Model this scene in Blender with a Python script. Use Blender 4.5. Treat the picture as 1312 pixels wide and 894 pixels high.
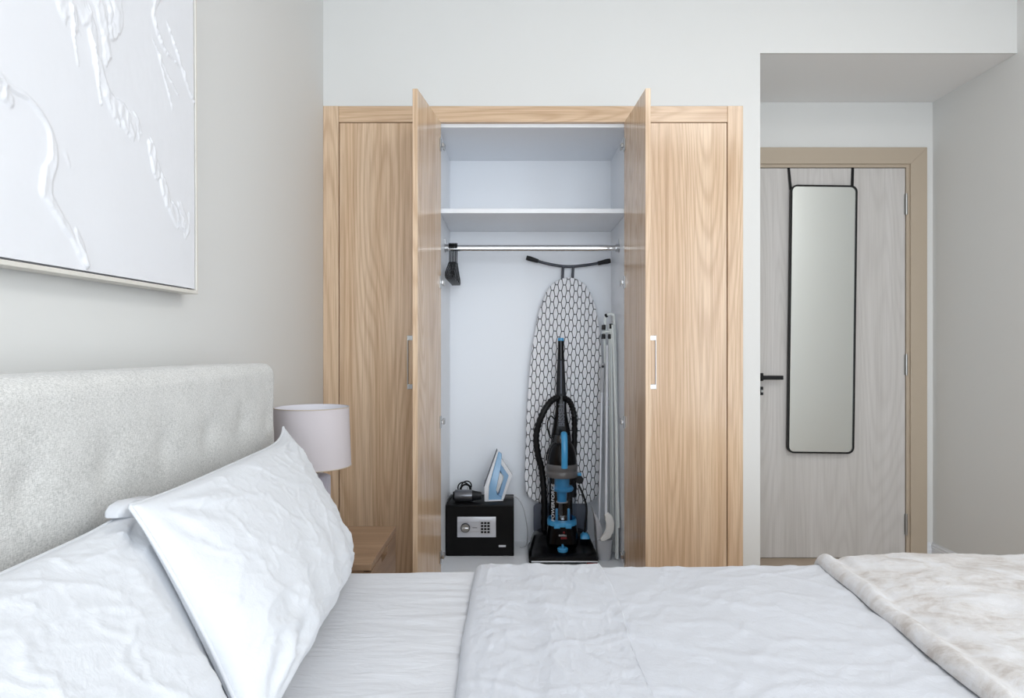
import bpy, bmesh, math, random
import numpy as np
from mathutils import Matrix, Vector

for o in list(bpy.data.objects):
    bpy.data.objects.remove(o)
SC = bpy.context.scene
COL = SC.collection
random.seed(4)

# ------------------------------------------------------------------ camera, world, light
CAM_Z = 1.154
cam_d = bpy.data.cameras.new('camera')
cam_d.sensor_width = 36.0
cam_d.lens = 865.0 / 1312.0 * 36.0
cam_d.clip_start = 0.02
cam = bpy.data.objects.new('camera', cam_d)
cam.location = (0, 0, CAM_Z)
cam.rotation_euler = (math.radians(90), 0, 0)
COL.objects.link(cam)
SC.camera = cam

world = bpy.data.worlds.new('daylight')
world.use_nodes = True
world.node_tree.nodes['Background'].inputs[0].default_value = (0.80, 0.90, 1.0, 1)
world.node_tree.nodes['Background'].inputs[1].default_value = 1.2
SC.world = world

def area_light(name, loc, rot, sx, sy, power, color):
    l = bpy.data.lights.new(name, 'AREA')
    l.shape = 'RECTANGLE'; l.size = sx; l.size_y = sy
    l.energy = power; l.color = color
    o = bpy.data.objects.new(name, l)
    o.location = loc; o.rotation_euler = rot
    COL.objects.link(o)
    return o
# daylight entering by the wide window behind the camera
area_light('window_daylight', (0.55, -3.14, 1.45), (math.radians(90), 0, 0), 2.6, 2.3, 65.0, (0.865, 0.935, 1.0))
# and by the side window in the right wall, behind the frame's edge
area_light('side_window_daylight', (2.40, -1.70, 1.45), (math.radians(90), 0, math.radians(90)), 1.8, 2.3, 38.0, (0.865, 0.935, 1.0))
# added ambient fill under the ceiling, over the foot of the bed; no fixture
area_light('ceiling_fill_light', (1.45, 1.05, 2.895), (0, 0, 0), 1.0, 1.0, 14.0, (1.0, 0.985, 0.95))

vs = SC.view_settings
vs.view_transform = 'Standard'
vs.look = 'None'
vs.gamma = 1.0
vs.use_curve_mapping = False
vs.exposure = 0.46

# ------------------------------------------------------------------ materials
def lin(c):
    out = []
    for v in c:
        v /= 255.0
        out.append(v / 12.92 if v <= 0.04045 else ((v + 0.055) / 1.055) ** 2.4)
    return tuple(out) + (1.0,)

class NT:
    """small helper around a node tree"""
    def __init__(self, name):
        self.m = bpy.data.materials.new(name)
        self.m.use_nodes = True
        self.t = self.m.node_tree
        self.b = self.t.nodes['Principled BSDF']
        self.out = self.t.nodes['Material Output']
    def n(self, typ, **kw):
        nd = self.t.nodes.new(typ)
        for k, v in kw.items():
            setattr(nd, k, v)
        return nd
    def link(self, a, b):
        self.t.links.new(a, b)
    def put(self, sock, v):
        if isinstance(v, bpy.types.NodeSocket):
            self.link(v, sock)
        else:
            sock.default_value = v
    def math(self, op, a, b=None, c=None):
        nd = self.n('ShaderNodeMath', operation=op)
        self.put(nd.inputs[0], a)
        if b is not None: self.put(nd.inputs[1], b)
        if c is not None: self.put(nd.inputs[2], c)
        return nd.outputs[0]
    def coord(self, scale=(1, 1, 1), jitter=False):
        tc = self.n('ShaderNodeTexCoord')
        v = tc.outputs['Object']
        if jitter:
            oi = self.n('ShaderNodeObjectInfo')
            mul = self.n('ShaderNodeVectorMath', operation='MULTIPLY_ADD')
            cb = self.n('ShaderNodeCombineXYZ')
            self.link(oi.outputs['Random'], cb.inputs[0]); self.link(oi.outputs['Random'], cb.inputs[1]); self.link(oi.outputs['Random'], cb.inputs[2])
            self.link(cb.outputs[0], mul.inputs[0]); mul.inputs[1].default_value = (7.3, 5.1, 9.7)
            self.link(v, mul.inputs[2]); v = mul.outputs[0]
        mp = self.n('ShaderNodeMapping')
        mp.inputs['Scale'].default_value = scale
        self.link(v, mp.inputs[0])
        return mp.outputs[0]
    def noise(self, vec, scale, detail=3, rough=0.5, dist=0.0):
        nd = self.n('ShaderNodeTexNoise')
        self.link(vec, nd.inputs['Vector'])
        nd.inputs['Scale'].default_value = scale
        nd.inputs['Detail'].default_value = detail
        nd.inputs['Roughness'].default_value = rough
        nd.inputs['Distortion'].default_value = dist
        return nd.outputs['Fac']
    def ramp(self, fac, stops):
        nd = self.n('ShaderNodeValToRGB')
        e = nd.color_ramp.elements
        while len(e) < len(stops): e.new(0.5)
        for el, (p, c) in zip(e, stops):
            el.position = p; el.color = c
        self.link(fac, nd.inputs[0])
        return nd.outputs[0]
    def mixc(self, fac, a, b, mode='MIX'):
        nd = self.n('ShaderNodeMix', data_type='RGBA', blend_type=mode)
        self.put(nd.inputs[0], fac); self.put(nd.inputs[6], a); self.put(nd.inputs[7], b)
        return nd.outputs[2]
    def bump(self, h, strength, dist):
        nd = self.n('ShaderNodeBump')
        nd.inputs['Strength'].default_value = strength
        nd.inputs['Distance'].default_value = dist
        self.link(h, nd.inputs['Height'])
        self.link(nd.outputs[0], self.b.inputs['Normal'])

def plain(name, rgb, rough=0.5, metal=0.0, spec=None, bump=None, sheen=0.0):
    k = NT(name)
    k.b.inputs['Base Color'].default_value = lin(rgb)
    k.b.inputs['Roughness'].default_value = rough
    k.b.inputs['Metallic'].default_value = metal
    if spec is not None: k.b.inputs['Specular IOR Level'].default_value = spec
    if sheen: k.b.inputs['Sheen Weight'].default_value = sheen
    if bump:
        sc, st, ds = bump
        k.bump(k.noise(k.coord(), sc, 3, 0.6), st, ds)
    return k.m

def wood(name, axis, light, mid, dark, rough=0.38, contrast=1.0, ringfreq=78.0):
    k = NT(name)
    def sc(a, l):
        s = [a, a, a]; s['xyz'.index(axis)] = l
        return tuple(s)
    broad = k.noise(k.coord(sc(4.2, 0.42), True), 1.0, 1.2, 0.42, 0.2)
    rings = k.math('SINE', k.math('MULTIPLY', broad, ringfreq * 6.283 / 3.0))
    rings = k.math('MULTIPLY_ADD', rings, 0.5, 0.5)
    rings = k.math('POWER', rings, 2.2)
    plank = k.noise(k.coord(sc(13.0, 0.10), True), 1.0, 1.0, 0.4)
    fib = k.noise(k.coord(sc(210.0, 4.0), True), 1.0, 3, 0.65)
    fib2 = k.noise(k.coord(sc(60.0, 1.2), True), 1.0, 3, 0.6)
    base = k.ramp(plank, [(0.30, lin(mid)), (0.68, lin(light))])
    c = k.mixc(k.math('MULTIPLY', rings, 0.30 * contrast), base, lin(dark))
    f = k.math('MULTIPLY', k.math('SUBTRACT', fib, 0.42), 1.5 * contrast)
    f = k.math('MAXIMUM', f, 0.0)
    c = k.mixc(f, c, lin(dark))
    f2 = k.math('MAXIMUM', k.math('MULTIPLY', k.math('SUBTRACT', fib2, 0.5), 1.8 * contrast), 0.0)
    c = k.mixc(f2, c, lin(dark))
    k.link(c, k.b.inputs['Base Color'])
    k.b.inputs['Roughness'].default_value = rough
    k.bump(fib, 0.06, 0.001)
    return k.m

OAK = dict(light=(238, 212, 183), mid=(227, 197, 165), dark=(176, 136, 100))
M = {}
for a in 'xyz':
    M['oak_' + a] = wood('oak_laminate_' + a, a, **OAK, rough=0.17)
M['walnut_x'] = wood('brown_oak_x', 'x', (160, 130, 103), (146, 116, 90), (106, 80, 58), rough=0.4)
M['walnut_y'] = wood('brown_oak_y', 'y', (160, 130, 103), (146, 116, 90), (106, 80, 58), rough=0.4)
M['ash_z'] = wood('pale_ash_z', 'z', (215, 211, 208), (206, 202, 198), (168, 162, 158), rough=0.45, contrast=0.52)
M['wall'] = plain('wall_paint', (230, 230, 228), 0.85, spec=0.2, bump=(180, 0.04, 0.002))
M['ceiling'] = plain('ceiling_paint', (249, 249, 249), 0.9, spec=0.2)
M['trim'] = plain('trim_paint', (232, 234, 238), 0.45)
M['taupe'] = plain('taupe_door_frame', (188, 173, 154), 0.5)
M['carcass'] = plain('white_melamine', (244, 247, 252), 0.35)
M['chrome'] = plain('polished_chrome', (222, 224, 226), 0.12, 1.0)
M['steel'] = plain('brushed_steel', (178, 178, 176), 0.35, 1.0)
M['nickel'] = plain('satin_nickel', (196, 197, 198), 0.3, 1.0)
M['black'] = plain('black_plastic', (9, 9, 11), 0.45, spec=0.3)
M['gloss_black'] = plain('gloss_black_plastic', (3, 3, 5), 0.22, spec=0.25)
M['safe_black'] = plain('black_powder_coat', (4, 4, 5), 0.5, spec=0.2)
M['dark_metal'] = plain('dark_grey_metal', (72, 74, 80), 0.35, 0.7)
M['rubber'] = plain('black_rubber', (26, 26, 28), 0.65)
M['charcoal'] = plain('charcoal_plastic', (24, 25, 30), 0.5, spec=0.3)
M['vac_grey'] = plain('warm_grey_plastic', (96, 94, 94), 0.4)
M['slate'] = plain('slate_grey_plastic', (92, 98, 112), 0.5)
M['vac_blue'] = plain('bright_blue_plastic', (70, 158, 210), 0.3)
M['iron_blue'] = plain('pale_blue_plastic', (140, 182, 218), 0.25)
M['iron_blue2'] = plain('light_blue_plastic', (150, 186, 220), 0.3)
M['white_plastic'] = plain('white_plastic', (232, 234, 238), 0.35)
M['cream_plastic'] = plain('cream_plastic', (238, 236, 232), 0.4)
M['rack_white'] = plain('rack_white_enamel', (240, 245, 243), 0.4)
M['pole_grey'] = plain('pole_silver', (214, 216, 222), 0.35, 0.2)
M['pan_grey'] = plain('dustpan_grey_plastic', (188, 189, 193), 0.5)
M['silver'] = plain('silver_paint', (206, 207, 213), 0.35, 0.35)
M['dryer_grey'] = plain('dryer_grey_metal', (112, 113, 118), 0.28, 0.8)
M['red'] = plain('red_badge', (120, 22, 24), 0.4)
M['white_print'] = plain('white_print', (225, 228, 232), 0.5)
M['grey_print'] = plain('grey_print', (128, 132, 142), 0.5)
M['shade'] = plain('taupe_lamp_fabric', (198, 190, 192), 0.9, spec=0.1, bump=(900, 0.15, 0.001))
M['shade_in'] = plain('white_shade_lining', (236, 234, 240), 0.9)
M['ceramic'] = plain('mauve_grey_ceramic', (186, 180, 188), 0.55)
M['mirror'] = plain('mirror_silver', (236, 240, 238), 0.02, 1.0)
M['frame_champagne'] = plain('champagne_picture_frame', (226, 222, 214), 0.45)
M['gap'] = plain('dark_shadow_gap', (38, 34, 30), 0.9)

def fabric_linen(name, rgb):
    k = NT(name)
    k.b.inputs['Base Color'].default_value = lin(rgb)
    k.b.inputs['Roughness'].default_value = 0.9
    k.b.inputs['Specular IOR Level'].default_value = 0.15
    k.b.inputs['Sheen Weight'].default_value = 0.15
    a = k.noise(k.coord((1, 1, 1)), 34, 5, 0.62, 0.6)
    b = k.noise(k.coord((900, 900, 900)), 1.0, 2)
    r1 = k.math('ABSOLUTE', k.math('SUBTRACT', k.noise(k.coord((1, 1, 1)), 17, 4, 0.6, 1.0), 0.5))
    r2 = k.math('ABSOLUTE', k.math('SUBTRACT', k.noise(k.coord((1.3, 0.8, 1.0)), 42, 4, 0.6, 0.8), 0.5))
    h = k.math('ADD', k.math('MULTIPLY', a, 0.5), k.math('MULTIPLY', b, 0.05))
    h = k.math('SUBTRACT', h, k.math('MULTIPLY', r1, 1.1))
    h = k.math('SUBTRACT', h, k.math('MULTIPLY', r2, 0.5))
    k.bump(h, 0.24, 0.010)
    return k.m
M['linen'] = fabric_linen('white_linen', (215, 217, 221))
M['duvet_linen'] = fabric_linen('off_white_duvet_linen', (202, 204, 210))

def fabric_sheet():
    k = NT('white_cotton_sheet')
    k.b.inputs['Base Color'].default_value = lin((214, 215, 219))
    k.b.inputs['Roughness'].default_value = 0.8
    k.b.inputs['Specular IOR Level'].default_value = 0.2
    k.bump(k.noise(k.coord((1.0, 4.0, 1.0)), 9, 4, 0.55, 0.8), 0.25, 0.012)
    return k.m
M['sheet'] = fabric_sheet()

def fabric_weave():
    k = NT('grey_woven_upholstery')
    v = k.coord((1, 1, 1))
    w1 = k.noise(k.coord((300, 170, 900)), 1.0, 2, 0.6)
    w2 = k.noise(k.coord((300, 900, 170)), 1.0, 2, 0.6)
    big = k.noise(v, 14, 4, 0.6)
    mixv = k.math('ADD', k.math('MULTIPLY', w1, 0.5), k.math('MULTIPLY', w2, 0.5))
    mixv = k.math('ADD', mixv, k.math('MULTIPLY', k.math('SUBTRACT', big, 0.5), 0.15))
    c = k.ramp(mixv, [(0.36, lin((176, 176, 173))), (0.5, lin((206, 205, 202))), (0.66, lin((230, 229, 226)))])
    k.link(c, k.b.inputs['Base Color'])
    k.b.inputs['Roughness'].default_value = 0.95
    k.b.inputs['Specular IOR Level'].default_value = 0.1
    k.b.inputs['Sheen Weight'].default_value = 0.2
    k.bump(mixv, 0.3, 0.002)
    return k.m
M['weave'] = fabric_weave()

def fabric_plush():
    k = NT('cream_plush_fleece')
    v = k.coord((1, 1, 1))
    a = k.noise(k.coord((6, 9, 6)), 1.0, 5, 0.62, 1.2)
    b = k.noise(k.coord((70, 90, 70)), 1.0, 4, 0.6)
    f = k.math('ADD', k.math('MULTIPLY', a, 0.8), k.math('MULTIPLY', b, 0.2))
    c = k.ramp(f, [(0.36, lin((180, 171, 165))), (0.46, lin((204, 200, 198))), (0.57, lin((214, 213, 215)))])
    k.link(c, k.b.inputs['Base Color'])
    k.b.inputs['Roughness'].default_value = 1.0
    k.b.inputs['Specular IOR Level'].default_value = 0.05
    k.b.inputs['Sheen Weight'].default_value = 0.5
    k.bump(k.math('ADD', b, k.noise(k.coord((500, 500, 500)), 1.0, 2)), 0.5, 0.004)
    return k.m
M['plush'] = fabric_plush()

def canvas_mat():
    k = NT('white_impasto_paint')
    k.b.inputs['Base Color'].default_value = lin((236, 237, 241))
    k.b.inputs['Roughness'].default_value = 0.55
    k.b.inputs['Specular IOR Level'].default_value = 0.25
    k.bump(k.math('ADD', k.noise(k.coord((60, 40, 40)), 1.0, 4), k.noise(k.coord((700, 700, 700)), 1.0, 2)), 0.06, 0.002)
    return k.m
M['canvas'] = canvas_mat()

def floor_mat():
    k = NT('brown_plank_floor')
    br = k.n('ShaderNodeTexBrick')
    k.link(k.coord((1, 1, 1)), br.inputs['Vector'])
    br.inputs['Scale'].default_value = 1.0
    br.inputs['Brick Width'].default_value = 1.2
    br.inputs['Row Height'].default_value = 0.18
    br.inputs['Mortar Size'].default_value = 0.003
    br.inputs['Color1'].default_value = lin((196, 178, 160))
    br.inputs['Color2'].default_value = lin((184, 164, 145))
    br.inputs['Mortar'].default_value = lin((70, 54, 42))
    g = k.noise(k.coord((3, 60, 3)), 1.0, 4, 0.6)
    c = k.mixc(k.math('MULTIPLY', g, 0.5), br.outputs['Color'], lin((160, 138, 118)))
    k.link(c, k.b.inputs['Base Color'])
    k.b.inputs['Roughness'].default_value = 0.45
    return k.m
M['floor'] = floor_mat()

def hex_print():
    """white cotton cover printed with a net of tall black hexagons"""
    k = NT('hexagon_print_cotton')
    tc = k.n('ShaderNodeTexCoord')
    sp = k.n('ShaderNodeSeparateXYZ')
    k.link(tc.outputs['UV'], sp.inputs[0])
    R3 = math.sqrt(3.0)
    px = k.math('MULTIPLY', sp.outputs[0], 0.8660 / 0.02075)
    py = k.math('MULTIPLY', sp.outputs[1], 1.0 / 0.0618)
    def cell(ox, oy):
        x = k.math('SUBTRACT', k.math('FLOORED_MODULO', k.math('ADD', px, ox), R3), R3 / 2)
        y = k.math('SUBTRACT', k.math('FLOORED_MODULO', k.math('ADD', py, oy), 1.0), 0.5)
        x = k.math('ABSOLUTE', x); y = k.math('ABSOLUTE', y)
        return x, y, k.math('ADD', k.math('MULTIPLY', x, x), k.math('MULTIPLY', y, y))
    ax, ay, ad = cell(0, 0)
    bx, by, bd = cell(R3 / 2, 0.5)
    pick = k.math('LESS_THAN', ad, bd)
    inv = k.math('SUBTRACT', 1.0, pick)
    x = k.math('ADD', k.math('MULTIPLY', ax, pick), k.math('MULTIPLY', bx, inv))
    y = k.math('ADD', k.math('MULTIPLY', ay, pick), k.math('MULTIPLY', by, inv))
    d1 = k.math('LESS_THAN', k.math('SUBTRACT', 0.5, y), 0.039)
    sl = k.math('ADD', k.math('MULTIPLY', x, 0.8660), k.math('MULTIPLY', y, 0.5))
    d2 = k.math('LESS_THAN', k.math('SUBTRACT', 0.5, sl), 0.072)
    line = k.math('MAXIMUM', d1, d2)
    c = k.mixc(line, lin((248, 248, 252)), lin((22, 22, 30)))
    k.link(c, k.b.inputs['Base Color'])
    k.b.inputs['Roughness'].default_value = 0.85
    return k.m
M['hex'] = hex_print()

def clear_plastic(name, tint=(235, 240, 245), gl=0.10):
    k = NT(name)
    tr = k.n('ShaderNodeBsdfTransparent'); tr.inputs[0].default_value = lin(tint)
    g = k.n('ShaderNodeBsdfGlossy'); g.inputs[1].default_value = 0.06
    mx = k.n('ShaderNodeMixShader'); mx.inputs[0].default_value = gl
    k.link(tr.outputs[0], mx.inputs[1]); k.link(g.outputs[0], mx.inputs[2])
    k.link(mx.outputs[0], k.out.inputs[0])
    k.t.nodes.remove(k.b)
    return k.m
M['clear'] = clear_plastic('clear_smoked_plastic', (232, 236, 240), 0.06)
M['clear_blue'] = clear_plastic('clear_blue_plastic', (70, 150, 205), 0.12)
M['pane'] = clear_plastic('window_glass', (250, 252, 252), 0.04)

# ------------------------------------------------------------------ numpy noise
_perm = np.random.RandomState(7).permutation(256)
_perm = np.concatenate([_perm, _perm, _perm])
_ang = np.random.RandomState(11).rand(256) * 2 * np.pi
def pnoise(x, y):
    xi = np.floor(x).astype(int); yi = np.floor(y).astype(int)
    xf = x - xi; yf = y - yi
    u = xf * xf * xf * (xf * (xf * 6 - 15) + 10); v = yf * yf * yf * (yf * (yf * 6 - 15) + 10)
    def g(ix, iy, dx, dy):
        h = _ang[_perm[_perm[ix & 255] + (iy & 255)]]
        return np.cos(h) * dx + np.sin(h) * dy
    a = g(xi, yi, xf, yf); b = g(xi + 1, yi, xf - 1, yf)
    c = g(xi, yi + 1, xf, yf - 1); d = g(xi + 1, yi + 1, xf - 1, yf - 1)
    return (a + u * (b - a)) * (1 - v) + (c + u * (d - c)) * v
def fbm(x, y, o=4, gain=0.5):
    s = 0; amp = 1.0
    for i in range(o):
        s = s + amp * pnoise(x + 17.3 * i, y - 9.1 * i); x = x * 2.03; y = y * 2.03; amp *= gain
    return s
def ridge(x, y, o=3, gain=0.5):
    s = 0; amp = 1.0
    for i in range(o):
        s = s + amp * (1 - 2.2 * np.abs(pnoise(x + 31.7 * i, y + 5.9 * i))); x = x * 2.1; y = y * 2.1; amp *= gain
    return s
def sstep(a, b, x):
    t = np.clip((x - a) / (b - a), 0, 1)
    return t * t * (3 - 2 * t)

# ------------------------------------------------------------------ mesh builder
class MB:
    def __init__(self):
        self.v = []; self.f = []; self.uv = None
    def add(self, vs, fs):
        k = len(self.v)
        self.v += [tuple(p) for p in vs]
        self.f += [tuple(i + k for i in f) for f in fs]
        return self
    def from_bm(self, bm):
        bm.verts.index_update()
        self.add([v.co[:] for v in bm.verts], [[v.index for v in f.verts] for f in bm.faces])
        bm.free(); return self
    def box(self, x0, x1, y0, y1, z0, z1, bevel=0.0, seg=2):
        bm = bmesh.new()
        bmesh.ops.create_cube(bm, size=1.0)
        for v in bm.verts:
            v.co = Vector(((x0 + x1) / 2 + v.co.x * (x1 - x0), (y0 + y1) / 2 + v.co.y * (y1 - y0), (z0 + z1) / 2 + v.co.z * (z1 - z0)))
        if bevel:
            bmesh.ops.bevel(bm, geom=bm.edges[:], offset=bevel, segments=seg, profile=0.5, affect='EDGES', clamp_overlap=True)
        return self.from_bm(bm)
    def prism(self, poly, plane, a, b, bevel=0.0, seg=2):
        """poly of 2d points extruded from a to b; plane 'xz' extrudes along y, 'yz' along x, 'xy' along z"""
        bm = bmesh.new()
        def P(p, d):
            return {'xz': (p[0], d, p[1]), 'yz': (d, p[0], p[1]), 'xy': (p[0], p[1], d)}[plane]
        A = [bm.verts.new(P(p, a)) for p in poly]; B = [bm.verts.new(P(p, b)) for p in poly]
        fa = bm.faces.new(A); fb = bm.faces.new(B[::-1])
        n = len(poly)
        for i in range(n):
            bm.faces.new((A[i], B[i], B[(i + 1) % n], A[(i + 1) % n]))
        if bevel:
            es = list(set(list(fa.edges) + list(fb.edges)))
            bmesh.ops.bevel(bm, geom=es, offset=bevel, segments=seg, profile=0.5, affect='EDGES', clamp_overlap=True)
        return self.from_bm(bm)
    def tube(self, pts, r, n=10, closed=False, rz=None):
        """round tube along points; r a number or a list"""
        P = [Vector(p) for p in pts]; m = len(P)
        R = r if isinstance(r, (list, tuple)) else [r] * m
        rings = []
        up = None
        for i in range(m):
            if closed: t = (P[(i + 1) % m] - P[i - 1])
            else: t = P[min(i + 1, m - 1)] - P[max(i - 1, 0)]
            t.normalize()
            if up is None:
                up = Vector((0, 0, 1)) if abs(t.z) < 0.9 else Vector((1, 0, 0))
            s = t.cross(up); s.normalize(); up = s.cross(t); up.normalize()
            rings.append([P[i] + (s * math.cos(2 * math.pi * j / n) + up * math.sin(2 * math.pi * j / n)) * R[i] for j in range(n)])
        vs = [q for g in rings for q in g]; fs = []
        for i in range(m if closed else m - 1):
            k = (i + 1) % m
            for j in range(n):
                fs.append((i * n + j, i * n + (j + 1) % n, k * n + (j + 1) % n, k * n + j))
        if not closed:
            fs.append(tuple(range(n - 1, -1, -1))); fs.append(tuple((m - 1) * n + j for j in range(n)))
        return self.add(vs, fs)
    def lathe(self, c, prof, n=32, axis='z', sx=1.0, sy=1.0, cap=True):
        """profile of (radius, height) pairs about an axis through c"""
        c = Vector(c); vs = []; fs = []
        for (r, h) in prof:
            for j in range(n):
                a = 2 * math.pi * j / n
                u, v = r * math.cos(a) * sx, r * math.sin(a) * sy
                vs.append(c + Vector({'z': (u, v, h), 'y': (u, h, v), 'x': (h, u, v)}[axis]))
        m = len(prof)
        for i in range(m - 1):
            for j in range(n):
                fs.append((i * n + j, i * n + (j + 1) % n, (i + 1) * n + (j + 1) % n, (i + 1) * n + j))
        if cap:
            fs.append(tuple(range(n))); fs.append(tuple((m - 1) * n + j for j in range(n)))
        return self.add(vs, fs)
    def grid(self, P):
        a, b = P.shape[:2]
        vs = P.reshape(-1, 3).tolist()
        fs = [(i * b + j, i * b + j + 1, (i + 1) * b + j + 1, (i + 1) * b + j) for i in range(a - 1) for j in range(b - 1)]
        return self.add(vs, fs)
    def xf(self, mat):
        self.v = [tuple(mat @ Vector(p)) for p in self.v]
        return self
    def build(self, name, mat, parent=None, smooth=35.0, origin=None, weld=False):
        if origin is None:
            if parent is not None: origin = parent['_o']
            else:
                a = np.array(self.v); lo = a.min(0); hi = a.max(0)
                origin = ((lo[0] + hi[0]) / 2, (lo[1] + hi[1]) / 2, lo[2])
        origin = tuple(origin)
        me = bpy.data.meshes.new(name)
        me.from_pydata([(p[0] - origin[0], p[1] - origin[1], p[2] - origin[2]) for p in self.v], [], self.f)
        bm = bmesh.new(); bm.from_mesh(me)
        if weld: bmesh.ops.remove_doubles(bm, verts=bm.verts[:], dist=1e-6)
        bmesh.ops.recalc_face_normals(bm, faces=bm.faces[:])
        bm.to_mesh(me); bm.free()
        if smooth:
            me.shade_smooth()
            if smooth < 179: me.set_sharp_from_angle(angle=math.radians(smooth))
        me.materials.append(M[mat] if isinstance(mat, str) else mat)
        o = bpy.data.objects.new(name, me)
        COL.objects.link(o)
        if parent is not None: o.parent = parent
        else: o.location = origin
        o['_o'] = origin
        return o

def tag(o, label=None, cat=None, group=None, kind=None):
    if label: o['label'] = label
    if cat: o['category'] = cat
    if group: o['group'] = group
    if kind: o['kind'] = kind
    return o
def thing(name, loc, label=None, cat=None, group=None, kind=None):
    o = bpy.data.objects.new(name, None)
    o.empty_display_size = 0.05
    o.location = loc; o['_o'] = tuple(loc)
    COL.objects.link(o)
    return tag(o, label, cat, group, kind)

def text_mesh(s, size, xf, name, mat, parent, outline=0.0, depth=0.0006):
    """lettering as a thin mesh; xf maps (tx, ty, tz) of the centred text to world"""
    cu = bpy.data.curves.new('lettering', 'FONT')
    cu.body = s; cu.size = size; cu.align_x = 'CENTER'; cu.align_y = 'CENTER'
    cu.extrude = depth / 2; cu.resolution_u = 3
    if outline:
        cu.fill_mode = 'NONE'; cu.extrude = 0; cu.bevel_depth = outline; cu.bevel_resolution = 0
    o = bpy.data.objects.new('tmp', cu); COL.objects.link(o)
    bpy.context.view_layer.update()
    me = bpy.data.meshes.new_from_object(o.evaluated_get(bpy.context.evaluated_depsgraph_get()))
    b = MB(); b.add([xf(*v.co) for v in me.vertices], [tuple(p.vertices) for p in me.polygons])
    bpy.data.objects.remove(o); bpy.data.meshes.remove(me)
    return b.build(name, mat, parent, smooth=0)

# ------------------------------------------------------------------ room
XL, XR, YF, YB, YN, ZC = -0.864, 2.312, 3.09, 3.71, -3.05, 2.90
WX1 = 1.057            # right end of the wardrobe
AX0 = 1.136            # alcove begins
AZ = 2.508             # alcove ceiling
T = 0.12
def struct(name, mb, mat, **kw):
    return tag(mb.build(name, mat, None, **kw), kind='structure')

struct('floor', MB().box(XL - T, XR + T, YN - T, YB + T, -0.1, 0.0), 'floor')
struct('ceiling', MB().box(XL - T, XR + T, YN - T, YB + T, ZC, ZC + 0.1), 'ceiling')
struct('wall_left', MB().box(XL - T, XL, YN - T, YB + T, 0, ZC), 'wall')
w = MB()
SY0, SY1, SZ0w, SZ1w = -2.6, -0.8, 0.3, 2.6                      # side window opening
w.box(XR, XR + T, YN - T, SY0, 0, ZC); w.box(XR, XR + T, SY1, YB + T, 0, ZC)
w.box(XR, XR + T, SY0, SY1, 0, SZ0w); w.box(XR, XR + T, SY0, SY1, SZ1w, ZC)
struct('wall_right', w, 'wall', smooth=0)
win2 = thing('window_2', (XR + .06, (SY0 + SY1) / 2, SZ0w), kind='structure')
b = MB()
for y in (SY0, (SY0 + SY1) / 2 - .025, SY1 - .05): b.box(XR + .01, XR + .06, y, y + .05, SZ0w, SZ1w)
for z in (SZ0w, SZ1w - .05): b.box(XR + .01, XR + .06, SY0 + .05, SY1 - .05, z, z + .05)
b.build('window_frame', 'trim', win2)
w = MB()
w.box(XL, WX1 + 0.0005, YF, YF + 0.1, 2.2660, ZC)               # above the wardrobe
w.box(WX1 + 0.0005, AX0, YF, YB, 0, ZC)                         # pier between wardrobe and alcove
w.box(AX0, XR, YF, YB, AZ + .012, ZC)                           # bulkhead over the alcove
w.box(AX0, XR, YF, YF + .012, AZ, AZ + .012)
struct('wall_far', w, 'wall', smooth=0)
struct('ceiling_alcove', MB().box(AX0, XR, YF + .0122, YB, AZ, AZ + .0118), 'ceiling', smooth=0)
DX0, DX1, DZ = 1.300, 2.161, 2.149                              # door leaf opening
w = MB()
w.box(XL, DX0 - 0.03, YB, YB + T, 0, ZC)
w.box(DX1 + 0.03, XR, YB, YB + T, 0, ZC)
w.box(DX0 - 0.03, DX1 + 0.03, YB, YB + T, DZ + 0.03, ZC)
struct('wall_alcove', w, 'wall', smooth=0)
struct('wall_corridor', MB().box(DX0 - 0.4, XR, YB + T + 0.3, YB + T + 0.35, 0, ZC), 'wall')
# wall behind the camera with the wide window
wx0, wx1, wz0, wz1 = -0.75, 1.85, 0.3, 2.6
w = MB()
w.box(XL, wx0, YN - T, YN, 0, ZC); w.box(wx1, XR, YN - T, YN, 0, ZC)
w.box(wx0, wx1, YN - T, YN, 0, wz0); w.box(wx0, wx1, YN - T, YN, wz1, ZC)
struct('wall_near', w, 'wall', smooth=0)
win = thing('window_1', ((wx0 + wx1) / 2, YN - 0.06, wz0), kind='structure')
b = MB()
for x in (wx0, (wx0 + wx1) / 2 - 0.025, wx1 - 0.05): b.box(x, x + 0.05, YN - 0.10, YN - 0.04, wz0, wz1)
for z in (wz0, wz1 - 0.05): b.box(wx0 + 0.05, wx1 - 0.05, YN - 0.10, YN - 0.04, z, z + 0.05)
b.build('window_frame', 'trim', win)

# baseboards
def base_profile(h):
    return [(0, 0), (0.014, 0), (0.014, h * .62), (0.012, h * .66), (0.012, h * .74), (0.009, h * .78), (0.009, h * .86), (0.005, h * .92), (0.004, h), (0, h)]
BH = 0.092
struct('baseboard_right', MB().prism([(XR - d, z) for d, z in base_profile(BH)], 'xz', YN, YB), 'trim', smooth=0)
struct('baseboard_alcove', MB().prism([(YB - d, z) for d, z in base_profile(BH)], 'yz', DX1 + 0.109, XR - 0.0145), 'trim', smooth=0)
struct('baseboard_left', MB().prism([(XL + d, z) for d, z in base_profile(BH)], 'xz', YN, YF - 0.001), 'trim', smooth=0)

# ------------------------------------------------------------------ bedroom door in the alcove
d1 = thing('door_1', ((DX0 + DX1) / 2, YB, 0.0), kind='structure')
LY = YB - 0.004
leaf = MB().box(DX0 + .003, DX1 - .003, LY, LY + 0.04, 0.009, DZ - .003, 0.001, 1).build('door_leaf', 'ash_z', d1)
FX = 2.269
prf = lambda x0, x1, y0, y1, z0, z1: MB().box(x0, x1, y0, y1, z0, z1, 0.002, 1)
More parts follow.
